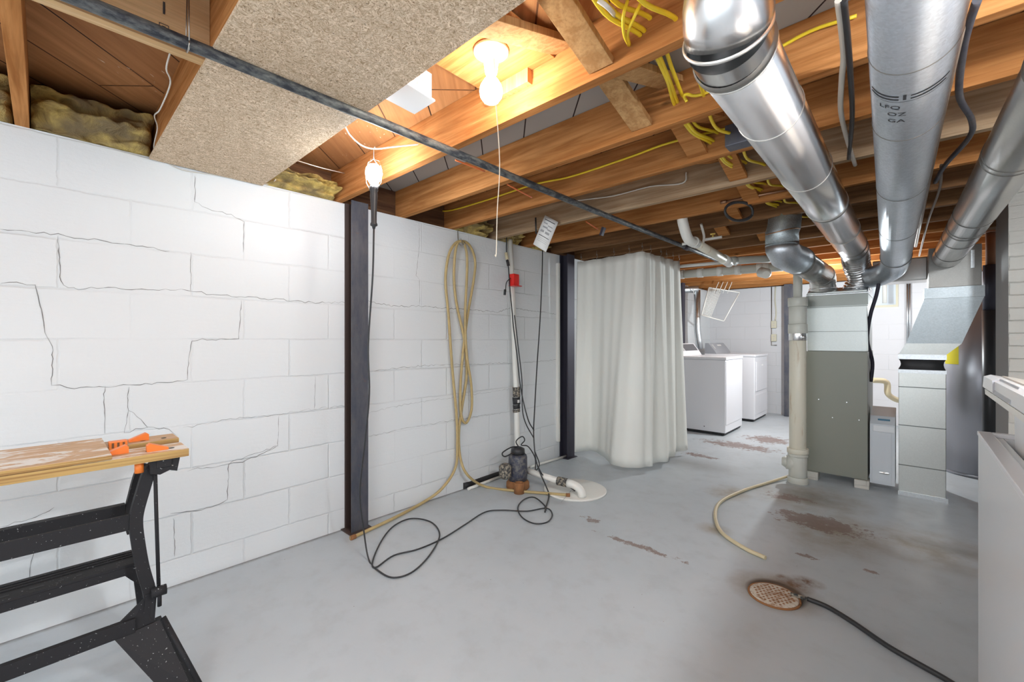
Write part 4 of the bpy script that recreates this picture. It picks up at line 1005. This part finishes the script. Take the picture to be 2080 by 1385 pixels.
# cables hanging between ducts
cable([W(1703, 0, Z=1.94), W(1710, 60, Z=1.94), W(1714, 115, Z=1.945), W(1710, 160, Z=1.94), W(1708, 225, Z=1.94), W(1720, 280, Z=1.94), W(1737, 335, Z=1.94)], .008, M['whitecable'], 'grey white cable slung under the joists between the left and middle ducts', name='white_cable')
cable([W(1714, 0, Z=1.935), W(1722, 80, Z=1.935), W(1728, 160, Z=1.935), W(1731, 240, Z=1.935), W(1724, 322, Z=1.935)], .0075, M['cord'], 'black cable slung beside the white one between the left and middle ducts', name='black_cable')
cable([W(1985, 0, Z=1.93), W(1968, 50, Z=1.93), W(1955, 110, Z=1.93), W(1949, 195, Z=1.93), W(1974, 245, Z=1.93), W(1968, 280, Z=1.93), W(1920, 335, Z=1.92), W(1900, 370, Z=1.91)], .0095, M['column'], 'grey flexible conduit wandering between the middle and right ducts', name='flexible_conduit', cat='conduit')
mb = MB(); mb.tube([W(1950, 60, Z=1.90), W(1912, 235, Z=1.90), W(1885, 370, Z=1.90), W(1860, 500, Z=1.88)], .010, 10); tag(mb.build('brown_pipe', M['brown_pipe']), 'tarnished brown pipe running along the right side of the middle duct', 'pipe')
cable([W(1912, 335, Z=1.93), W(1908, 385, Z=1.92), W(1885, 450, Z=1.9), W(1867, 520, Z=1.86)], .006, M['brown_pipe'], 'thin tarnished tube right of the brown pipe', name='thin_tube', cat='pipe')
mb = MB(); p = W(1955, 92, Z=1.93); mb.tube([W(1930, 100, Z=1.915), W(1950, 86, Z=1.93), W(1965, 80, Z=1.94)], .004, 6); tag(mb.build('copper_strap', M['copper']), 'copper strap hooked round the grey flexible conduit', 'strap')
# thick black line sets by the furnace
cable([W(1788, 560, d=3.25), W(1780, 600, d=3.3), W(1768, 640, d=3.35), W(1762, 690, d=3.4), W(1772, 735, d=3.44), W(1769, 775, d=3.46)], .0125, M['column_dark'], 'thick dark insulated tube at the right side of the furnace plenum', name='insulated_tube', cat='tube')
cable([W(1770, 772, d=4.9), W(1800, 776, d=4.9), W(1804, 800, d=4.9), W(1822, 812, d=4.9), W(1836, 812, d=4.9), W(1840, 830, d=4.9), Vector((*W(1840, 830, d=4.9).xy, .01))], .03, M['hose_pale'], 'yellowed drain elbow pipe on the back wall between furnace and return duct', name='yellowed_pipe', cat='pipe')

# ---------------------------------------------------------------- paper tag
tg = [W(1107, 437, d=3.05), W(1134, 451, d=3.02), W(1109, 512, d=3.05), W(1083, 496, d=3.08)]
e = empty('paper_tag', tg[3], 'crooked white paper tag hanging from the joists left of the dark steel column', 'tag')
mb = MB(); rows = []
for k in range(9):
    t = k / 8; a = tg[0].lerp(tg[3], t); b = tg[1].lerp(tg[2], t); bulge = Vector((_s, -_c, 0)) * .012 * math.sin(math.pi * t)
    rows.append([a + bulge * .4, (a + b) / 2 + bulge, b + bulge * .4])
mb.grid(rows); o = mb.build('card', M['paper'], e); s = o.modifiers.new('t', 'SOLIDIFY'); s.thickness = .0006
mb = MB(); vv = Vector((_s, -_c, 0)) * .0
def tagq(u0, u1, t0, t1, m):
    def q(u, t):
        a = tg[0].lerp(tg[3], t); b = tg[1].lerp(tg[2], t); return a.lerp(b, u) + Vector((_s, -_c, 0)) * (.012 * math.sin(math.pi * t) * (1 - .6 * abs(2 * u - 1)) + .0015)
    mb.grid([[q(u0 + (u1 - u0) * i / 4, t) for i in range(5)] for t in (t0, t1)], m)
tagq(.1, .85, .10, .125, M['ink']); tagq(.1, .85, .62, .64, M['ink'])
for t in (.70, .75, .80): tagq(.12, .8, t, t + .008, M['inkgrey'])
for u0, u1, t0, t1 in ((.12, .4, .2, .24), (.45, .8, .25, .28), (.15, .5, .32, .37), (.5, .82, .36, .4), (.1, .35, .45, .52), (.45, .75, .46, .53)): tagq(u0, u1, t0, t1, M['inkgrey'])
mb.build('print', None, e)
mb = MB(); mb.tube([W(1088, 442, d=3.15), W(1089, 475, d=3.15)], .006, 8); tag(mb.build('hanging_bolt', M['black']), 'black bolt hanging from the joist left of the paper tag', 'bolt')

# ---------------------------------------------------------------- garden hose on its hook
hp = lambda x, y, X=.04: W(x, y, X=X)
hs = [fl(712, 1093, .012), fl(745, 1078, .012), fl(800, 1052, .012), fl(860, 1020, .013), W(898, 992, X=.06), W(925, 950, X=.05), hp(929, 900), hp(927, 840), hp(918, 740), hp(911, 640), hp(905, 570), hp(911, 520), hp(923, 496, .05), hp(936, 490, .06), hp(945, 500, .05), hp(949, 540), hp(945, 640, .045), hp(948, 720, .055), hp(957, 780, .055), hp(958, 830, .05), hp(948, 858), hp(938, 848), hp(935, 800, .035), hp(940, 720, .035), hp(950, 640, .03), hp(962, 570, .03), hp(965, 530, .04), hp(955, 500, .045), hp(940, 490, .05), hp(927, 500, .05), hp(922, 560, .03), hp(928, 620, .03), hp(943, 690, .035), hp(948, 760, .025), hp(938, 830, .025), hp(932, 880, .03), hp(935, 930, .05), W(950, 965, X=.10), fl(985, 988, .012), fl(1040, 996, .012), fl(1100, 1001, .014), fl(1152, 1005, .026)]
e = empty('garden_hose', (.04, 2.3, .9), 'tan garden hose looped over a wall hook and trailing onto the floor', 'hose')
mb = MB(); mb.tube(spline(hs, 7), .0098, 10); mb.build('hose_line', M['hose'], e)
mb = MB(); p = fl(712, 1093, .012); q = fl(722, 1089, .012); mb.tube([p, q], .013, 12); mb.build('end_fitting', M['rustcast'], e)
mb = MB(); p = fl(1150, 1005, .027); q = fl(1158, 1005.5, .027); mb.tube([p, q], .013, 12); mb.build('end_fitting', M['rustcast'], e)
mb = MB(); mb.tube(spline([hp(930, 466, .0), hp(930, 478, .01), hp(932, 494, .05), hp(940, 500, .08), hp(944, 492, .09)], 5), .003, 8); mb.tube([hp(941, 497, .08), hp(936, 484, .10)], .0025, 6)
tag(mb.build('wall_hook', M['wire']), 'steel hook on the wall top that carries the tan hose', 'hook')

# ---------------------------------------------------------------- sump pump corner
e = empty('discharge_riser', W(1048, 890, X=.10), 'white plastic discharge pipe rising up the wall behind the sump pump', 'pipe')
r0, r1_, r2v, r3v = W(1036, 487, X=.03), W(1042, 620, X=.05), W(1048, 780, X=.10), W(1051, 900, X=.12)
mb = MB(); mb.tube([r0, r1_, r2v, r3v, r3v - Vector((0, 0, .10))], .0225, 16); mb.build('riser', M['pvc'], e)
for y0, y1, m_, rr in ((786, 806, M['dirty'], .031), (807, 821, M['black'], .032), (822, 830, M['black'], .030), (831, 837, M['dirty'], .030)):
    mb = MB(); mb.tube([W(1048.5, y0, X=.102), W(1049.5, y1, X=.106)], rr, 18); mb.build('rubber_coupling', m_, e)
mb = MB(); p = W(1053, 815, X=.135); mb.box((p.x, p.y - .012, p.z - .012), (p.x + .002, p.y + .012, p.z + .012)); mb.build('sticker', M['paper'], e)
e = empty('alarm_box', W(1043, 570, X=.07), 'bright red plastic box clipped to the white riser pipe', 'box')
p = W(1044, 569, X=.09); mb = MB(); mb.box((p.x - .03, p.y - .035, p.z - .045), (p.x + .03, p.y + .035, p.z + .05), None, .010); mb.build('housing', M['red'], e)
mb = MB(); mb.box((p.x - .02, p.y - .045, p.z - .052), (p.x + .045, p.y + .05, p.z - .046)); mb.build('shelf', M['red'], e)
cable([W(1029, 480, X=.05), W(1029, 515, X=.05), W(1033, 545, X=.06), W(1036, 590, X=.09), W(1040, 630, X=.10), W(1043, 665, X=.12), W(1050, 720, X=.15), W(1058, 790, X=.17), W(1072, 850, X=.24), W(1084.5, 874, X=.355)], .005, M['cord'], 'black cord running down beside the riser pipe from the plug above the red box', name='extension_cord', group='black cords by the riser')
mb = MB(); mb.tube([W(1028, 513, X=.05), W(1030, 527, X=.055)], .013, 10); tag(mb.build('cord_plug', M['hose_pale']), 'tan plug on the cord above the red box', 'plug')
mb = MB(); mb.tube([W(1030, 528, X=.055), W(1033, 540, X=.06)], .012, 10); tag(mb.build('cord_plug', M['black']), 'black plug joined below the tan one above the red box', 'plug')
mb = MB(); mb.tube(spline([W(1037, 565, X=.10), W(1029, 573, X=.1), W(1027, 588, X=.1)], 4), .004, 6); mb.tube([W(1026, 588, X=.1), W(1025, 599, X=.1)], .010, 8); tag(mb.build('short_plug_lead', M['cord']), 'short black lead with a plug dangling left of the red box', 'cord')
cable([W(1045, 640, X=.11), W(1052, 700, X=.15), W(1060, 770, X=.17), W(1061, 830, X=.18), W(1068, 860, X=.24), W(1084.5, 890, X=.37)], .0045, M['cord'], 'second black cord beside the riser pipe bending right above the sump pump', name='extension_cord', group='black cords by the riser')
lc = [W(1102, 505, X=.06), W(1101, 560, X=.1), W(1097, 650, X=.12), W(1091, 740, X=.2), W(1086, 830, X=.3), W(1084, 880, X=.36), W(1088, 930, X=.42), W(1097, 960, X=.46), W(1108, 985, X=.52), fl(1115, 1006, .012), fl(1109, 1030), fl(1107, 1040)]
cable(lc, .005, M['cord'], 'long black cord hanging from the joists behind the paper tag down to the floor loop', name='extension_cord', group='black cords by the riser')
# pump
pb = Vector((.285, 2.47, 0))
e = empty('sump_pump', pb, 'old sump pump with a rusty base and dark stained body standing on the floor', 'pump')
mb = MB(); lathe(mb, pb.x, pb.y, [(0.0, 0), (0.0, .085), (.012, .09), (.045, .088), (.06, .075), (.062, .0)]); mb.tube([(pb.x + .04, pb.y - .04, .028), (pb.x + .075, pb.y - .07, .028)], .027, 16); mb.build('volute_base', M['rustcast'], e)
mb = MB(); lathe(mb, pb.x + .085, pb.y - .08, [(.0, 0), (.0, .038), (.07, .038), (.078, .036), (.078, .026), (.05, .024), (.05, 0)], seg=20); mb.build('outlet', M['rustcast'], e)
mb = MB(); lathe(mb, pb.x, pb.y, [(.062, 0), (.062, .07), (.10, .074), (.24, .072), (.255, .066), (.262, .0)]); mb.build('motor_housing', M['pumpbody'], e)
mb = MB(); lathe(mb, pb.x, pb.y, [(.262, 0), (.262, .055), (.30, .052), (.312, .03), (.315, 0)]); mb.build('cap', M['blackplastic'], e)
mb = MB(); lathe(mb, pb.x - .015, pb.y - .125, [(.10, 0), (.10, .035), (.115, .046), (.19, .046), (.205, .03), (.21, 0)], seg=16); mb.build('float', M['dirty'], e)
mb = MB(); mb.tube(spline([pb + Vector((.0, .02, .31)), pb + Vector((-.01, -.06, .32)), pb + Vector((0, -.17, .30)), pb + Vector((.02, -.16, .275)), pb + Vector((.01, -.04, .29))], 6), .005, 7)
mb.tube(spline([pb + Vector((0, .01, .31)), pb + Vector((.0, -.02, .36)), pb + Vector((.0, .05, .385)), pb + Vector((0, .08, .35)), pb + Vector((0, .04, .32)), pb + Vector((.02, .10, .30)), pb + Vector((.03, .17, .20)), pb + Vector((.04, .16, .10)), pb + Vector((.04, .14, .09)), pb + Vector((.05, .2, .14)), W(1087, 918, X=.405)], 6), .0045, 7); mb.build('power_lead', M['cord'], e)
# sump lid and its pipe
lc_ = Vector((.64, 2.72, 0))
e = empty('pit_cover', lc_, 'round white pit cover in the floor, split across, under a white elbow pipe', 'lid')
mb = MB(); lathe(mb, lc_.x, lc_.y, [(.0, 0), (.0, .235), (.011, .235), (.014, .228), (.014, 0)], seg=56); mb.build('lid_plate', M['pvc'], e)
mb = MB(); a = fl(1140, 1020, .0148); b = fl(1165, 990, .0148); mb.tube([a, b], .0012, 5); mb.build('split', M['inkgrey'], e)
e2_ = empty('discharge_elbow', fl(1180, 990), 'white pipe with rubber coupling running from the pump corner to the sump lid elbow', 'pipe')
g0 = W(1063, 953, Z=.12); g1 = W(1135, 977, Z=.10); g2 = W(1170, 984, Z=.095); g3 = W(1180, 1000, Z=.015)
mb = MB(); mb.tube([g0, g1], .0225, 16); mb.build('pipe_run', M['pvc'], e2_)
mb = MB(); mb.tube([g1 - (g1 - g0).normalized() * .01, g1 + (g2 - g1) * .5], .031, 16); mb.build('rubber_coupling', M['dirty'], e2_)
mb = MB(); g3.x, g3.y = g2.x + .045, g2.y + .01; mb.tube(bez_elbow(g1 + (g2 - g1) * .5, g3, g2 + Vector((.045, .01, .0))), .029, 18); mb.build('elbow', M['pvc'], e2_)
cable([W(1093, 948, X=.445), W(1103, 965, Z=.12), W(1120, 975, Z=.08), W(1150, 985, Z=.05), W(1168, 997, Z=.018)], .0045, M['cord'], 'short black cord running beside the white pipe onto the sump lid', name='extension_cord')
# loose pipes by the wall
mb = MB(); mb.tube([fl(940, 987, .022), fl(952, 983, .022), W(1015, 962, Z=.03)], [.026, .021, .020], 16); tag(mb.build('black_loose_pipe', M['black']), 'short black plastic pipe lying on the floor against the wall left of the pump', 'pipe')
mb = MB(); mb.tube([fl(951, 993, .011), W(1018, 967, Z=.012)], .011, 12); tag(mb.build('white_loose_pipe', M['pvc']), 'thin white pipe lying in front of the black one left of the pump', 'pipe')
mb = MB(); mb.tube([fl(1078, 948, .012), fl(1150, 926, .012)], .011, 12); tag(mb.build('white_loose_pipe', M['pvc']), 'thin white pipe lying on the floor at the wall foot right of the pump', 'pipe')

# ---------------------------------------------------------------- floor drain and hoses
dr = Vector((2.058, 2.195, 0))
e = empty('floor_drain', dr, 'round rusty white perforated floor drain cover', 'drain')
m = mat('drain_cover', (.62, .55, .45), .6); n = N(m)
c = n.mix(n.ramp(n.noise(35, 4, .7), [(.45, 0.0), (.65, 1.0)]), (.68, .62, .53), (.34, .17, .08)); n.color(c)
mb = MB(); lathe(mb, dr.x, dr.y, [(.001, 0), (.001, .094), (.007, .094), (.009, .088), (.009, 0)], seg=48); mb.build('cover', m, e)
mb = MB()
for i in range(-4, 5):
    for j in range(-4, 5):
        x = i * .019 + (.0095 if j % 2 else 0); y = j * .017
        if math.hypot(x, y) < .078: lathe(mb, dr.x + x, dr.y + y, [(.0095, .0052), (.0096, .0)], seg=8)
mb.build('holes', M['rustcast'], e)
mb = MB(); mb.tube([(dr.x + .098 * math.cos(a), dr.y + .098 * math.sin(a), .003) for a in [k * math.pi / 24 for k in range(49)]], .005, 6); mb.build('rim', M['rustcast'], e)
cable([fl(1598, 968, .02), fl(1560, 980, .012), fl(1510, 996, .012), fl(1465, 1018, .012), fl(1453, 1045, .012), fl(1465, 1080, .012), fl(1510, 1112, .012), fl(1555, 1133, .012)], .0105, M['hose_pale'], 'pale tan hose curving over the floor from the drain stack towards the floor drain', name='drain_hose', cat='hose', n=8, seg=12)
e = empty('black_drain_hose', fl(1700, 1250), 'black hose running from the floor drain to the lower right edge', 'hose')
mb = MB(); mb.tube(spline([fl(1640, 1216, .014), fl(1680, 1232, .013), fl(1730, 1262, .013), fl(1800, 1310, .013), fl(1860, 1345, .013), fl(1930, 1385, .013), fl(2010, 1440, .013)], 8), .0095, 12); mb.build('hose_line', M['cord'], e)
mb = MB(); mb.tube([fl(1606, 1206, .014), fl(1645, 1218, .014)], .0075, 12); mb.build('hose_end', M['dirty'], e)

# ---------------------------------------------------------------- folding workbench
e = empty('workbench', (.55, .0, 0), 'black folding workbench with wooden jaws and a loose board on top', 'workbench')
BY0, BY1 = -.42, .335
def jaw(x0, x1, y1, lab):
    mb = MB(); mb.box((x0, BY0, .742), (x1, y1, .768), None, .002); o = mb.build('jaw', M['benchwood'], e); o.data.materials.append(M['ply'])
    for f in o.data.polygons:
        if abs(f.normal.z) < .6: f.material_index = 1
    mb = MB()
    for yy in (y1 - .04, y1 - .10): mb.tube([((x0 + x1) / 2 + .02, yy, .7685), ((x0 + x1) / 2 + .02, yy, .769)], .008, 12)
    mb.build('peg_hole', M['black'], o)
jaw(.565, .70, BY1, 'front'); jaw(.365, .48, .345, 'rear')
ob = MB(); ob.box((.36, -.45, .7695), (.704, .142, .783), None, .002); bb = ob.build('board'); bb.data.materials.append(M['benchwood']); bb.data.materials.append(M['ply'])
for f in bb.data.polygons:
    if abs(f.normal.z) < .6: f.material_index = 1
tag(bb, 'paint splashed wooden board lying across the workbench jaws', 'board')
def peg(px, py, X, rot, lab):
    p = W(px, py, X=X); p.z = .7685
    mb = MB(); R = Matrix.Rotation(rot, 3, 'Z')
    prof = [(-.03, 0), (.026, 0), (.026, .02), (.018, .026), (-.03, .007)]
    mb.prism([p + R @ Vector((-.013, a, z)) for a, z in prof], R @ Vector((.026, 0, 0)))
    tag(mb.build('vise_peg', M['orange']), lab, 'peg', 'orange vise pegs')
peg(283, 880, .43, 0, 'orange vise peg standing on the rear jaw of the workbench')
peg(239, 918, .62, 0, 'orange wedge peg on the front jaw next to the loose board')
peg(318, 915, .655, math.pi, 'orange wedge peg near the end of the front jaw')
p = W(238, 893, X=.45); mb = MB(); mb.box((.455, p.y - .024, .7685), (.480, p.y + .024, .785), None, .002); mb.box((.480, p.y - .024, .758), (.487, p.y + .024, .785), None, .002)
o = mb.build('vise_peg', M['orange']); tag(o, 'orange vise peg lying flat with three slots on the rear jaw beside the board', 'peg', 'orange vise pegs')
mb = MB()
for k in (-.014, 0, .014): mb.box((.4872, p.y + k - .003, .763), (.4878, p.y + k + .003, .781))
mb.build('slot', M['rust'], o)
BK = M['bench_black']
mb = MB(); mb.box((.38, BY1 - .085, .715), (.69, BY1 - .045, .741), None, .002); mb.build('vise_channel', BK, e)
mb = MB(); pe_ = [(.685, BY1 - .10, .741), (.685, BY1 - .10, .70), (.685, BY1 - .075, .692), (.685, BY1 - .05, .702), (.685, BY1 - .03, .695), (.685, BY1 - .022, .741)]; mb.prism(pe_, (-.025, 0, 0)); mb.build('end_cap', BK, e)
mb = MB(); mb.tube([(.66, BY1 - .125, .741), (.66, BY1 - .125, .705)], .012, 12); mb.build('adjuster', M['orange'], e)
def strap(mb, pts, w, t, m=None):
    """flat bent strap following points; w across X, t in the plane"""
    pts = [Vector(p) for p in pts]; rows = []
    for i, p in enumerate(pts):
        d = (pts[min(i + 1, len(pts) - 1)] - pts[max(i - 1, 0)]).normalized()
        nn = d.cross(Vector((1, 0, 0))).normalized() * t / 2; ww = Vector((w / 2, 0, 0))
        rows.append([p - nn - ww, p + nn - ww, p + nn + ww, p - nn + ww])
    mb.grid(rows, m, smooth=False, closed=True); mb.face(rows[0], m); mb.face(rows[-1], m)
def leg(pp, X, w=.028, t=.034, nm='leg'):
    mb = MB(); strap(mb, spline([W(x, y, X=X) for x, y in pp], 5), w, t); return mb.build(nm, BK, e)
leg([(322, 938), (303, 958), (289, 1000), (278, 1040), (276, 1065), (280, 1100), (289, 1150), (302, 1195), (306, 1215)], .645)
leg([(296, 942), (284, 965), (273, 1005), (266, 1040), (270, 1080)], .46)
mb = MB(); pts = [W(315, 948, X=.665), W(318, 1060, X=.665), W(323, 1210, X=.665)]; mb.tube(pts, .0055, 10); mb.build('strut_rod', BK, e)
mb = MB(); p = W(324, 1200, X=.675); mb.tube([p - Vector((.0, .02, 0)), p + Vector((.0, .018, 0))], .016, 14); mb.tube([p, p - Vector((0, 0, .05))], .006, 8); mb.build('pivot_knob', BK, e)
def bar(X, z, h, y1, w=.014, nm='cross_bar'):
    mb = MB(); mb.box((X - w / 2, BY0 + .02, z - h / 2), (X + w / 2, y1, z + h / 2), None, .0015); return mb.build(nm, BK, e)
bar(.645, .547, .05, .215); bar(.46, .535, .045, .195, .03)
mb = MB(); mb.box((.455, BY0 + .03, .378), (.585, .212, .386)); mb.box((.578, BY0 + .03, .352), (.586, .212, .3779)); mb.box((.455, BY0 + .03, .352), (.462, .212, .3779))
for xx in (.475, .495, .515): mb.box((xx, BY0 + .03, .3862), (xx + .006, .212, .389))
mb.build('step_shelf', BK, e)
mb = MB()
for yy, l in ((-.25, .03), (-.17, .012), (-.10, .03), (-.03, .03), (.03, .012), (.07, .012)): mb.box((.550, yy, .3862), (.562, yy + l, .3866))
mb.build('shelf_slot', M['black'], e)
# lower frame: front bar, bracket, splayed feet
mb = MB(); mb.box((.652, BY0, .195), (.672, .20, .240), None, .002); mb.build('lower_bar', BK, e)
br = [W(232, 1278, X=.66), W(295, 1215, X=.655), W(314, 1202, X=.66), W(315, 1285, X=.665), W(300, 1298, X=.668), W(250, 1300, X=.668)]
mb = MB(); mb.prism(br, (-.012, 0, 0)); mb.build('foot_bracket', BK, e)
def foot(a, b, c_, d_, nm='foot'):
    mb = MB(); hexa(mb, a, b); return mb.build(nm, BK, e)
f0 = [W(252, 1296, X=.668), W(300, 1280, X=.672), W(316, 1284, X=.665)]
mb = MB()
tp_ = [Vector((.668, .150, .195)), Vector((.668, .262, .205)), Vector((.640, .268, .205)), Vector((.640, .150, .195))]
bt_ = [Vector((.775, .262, .012)), Vector((.790, .325, .012)), Vector((.765, .335, .012)), Vector((.745, .27, .012))]
hexa(mb, tp_, bt_); mb.build('splayed_foot', BK, e)
mb = MB(); mb.box((.738, .255, 0), (.80, .345, .0119), None, .003); mb.build('foot_pad', M['black'], e)
mb = MB(); mb.tube([Vector((.668, .27, .21)), Vector((.80, .345, .012))], .008, 8); mb.build('foot_brace', BK, e)
mb = MB(); mb.prism([W(244, 1163, X=.44), W(266, 1178, X=.44), W(291, 1192, X=.44), W(290, 1150, X=.44), W(262, 1150, X=.44)], (-.03, 0, 0)); mb.build('foot_bracket', BK, e)
mb = MB(); mb.beam((.43, .235, .275), (.36, .265, .012), .03, .02, up=(1, 0, 0)); mb.build('splayed_foot', BK, e)
mb = MB(); mb.box((.335, .245, 0), (.385, .285, .0119), None, .003); mb.build('foot_pad', M['black'], e)
mb = MB(); mb.beam((.645, .235, .215), (.645, .24, .30), .03, .03, up=(1, 0, 0)); mb.build('pivot_bracket', BK, e)
# far end of the bench, out of the frame but holding it up
mb = MB(); strap(mb, [(.645, BY0 + .03, .741), (.645, BY0 + .05, .52), (.70, BY0 + .02, .2), (.76, BY0 - .04, .0)], .028, .034); mb.build('leg', BK, e)
mb = MB(); strap(mb, [(.46, BY0 + .03, .741), (.46, BY0 + .05, .52), (.38, BY0 + .02, .2), (.32, BY0 - .04, .0)], .028, .034); mb.build('leg', BK, e)
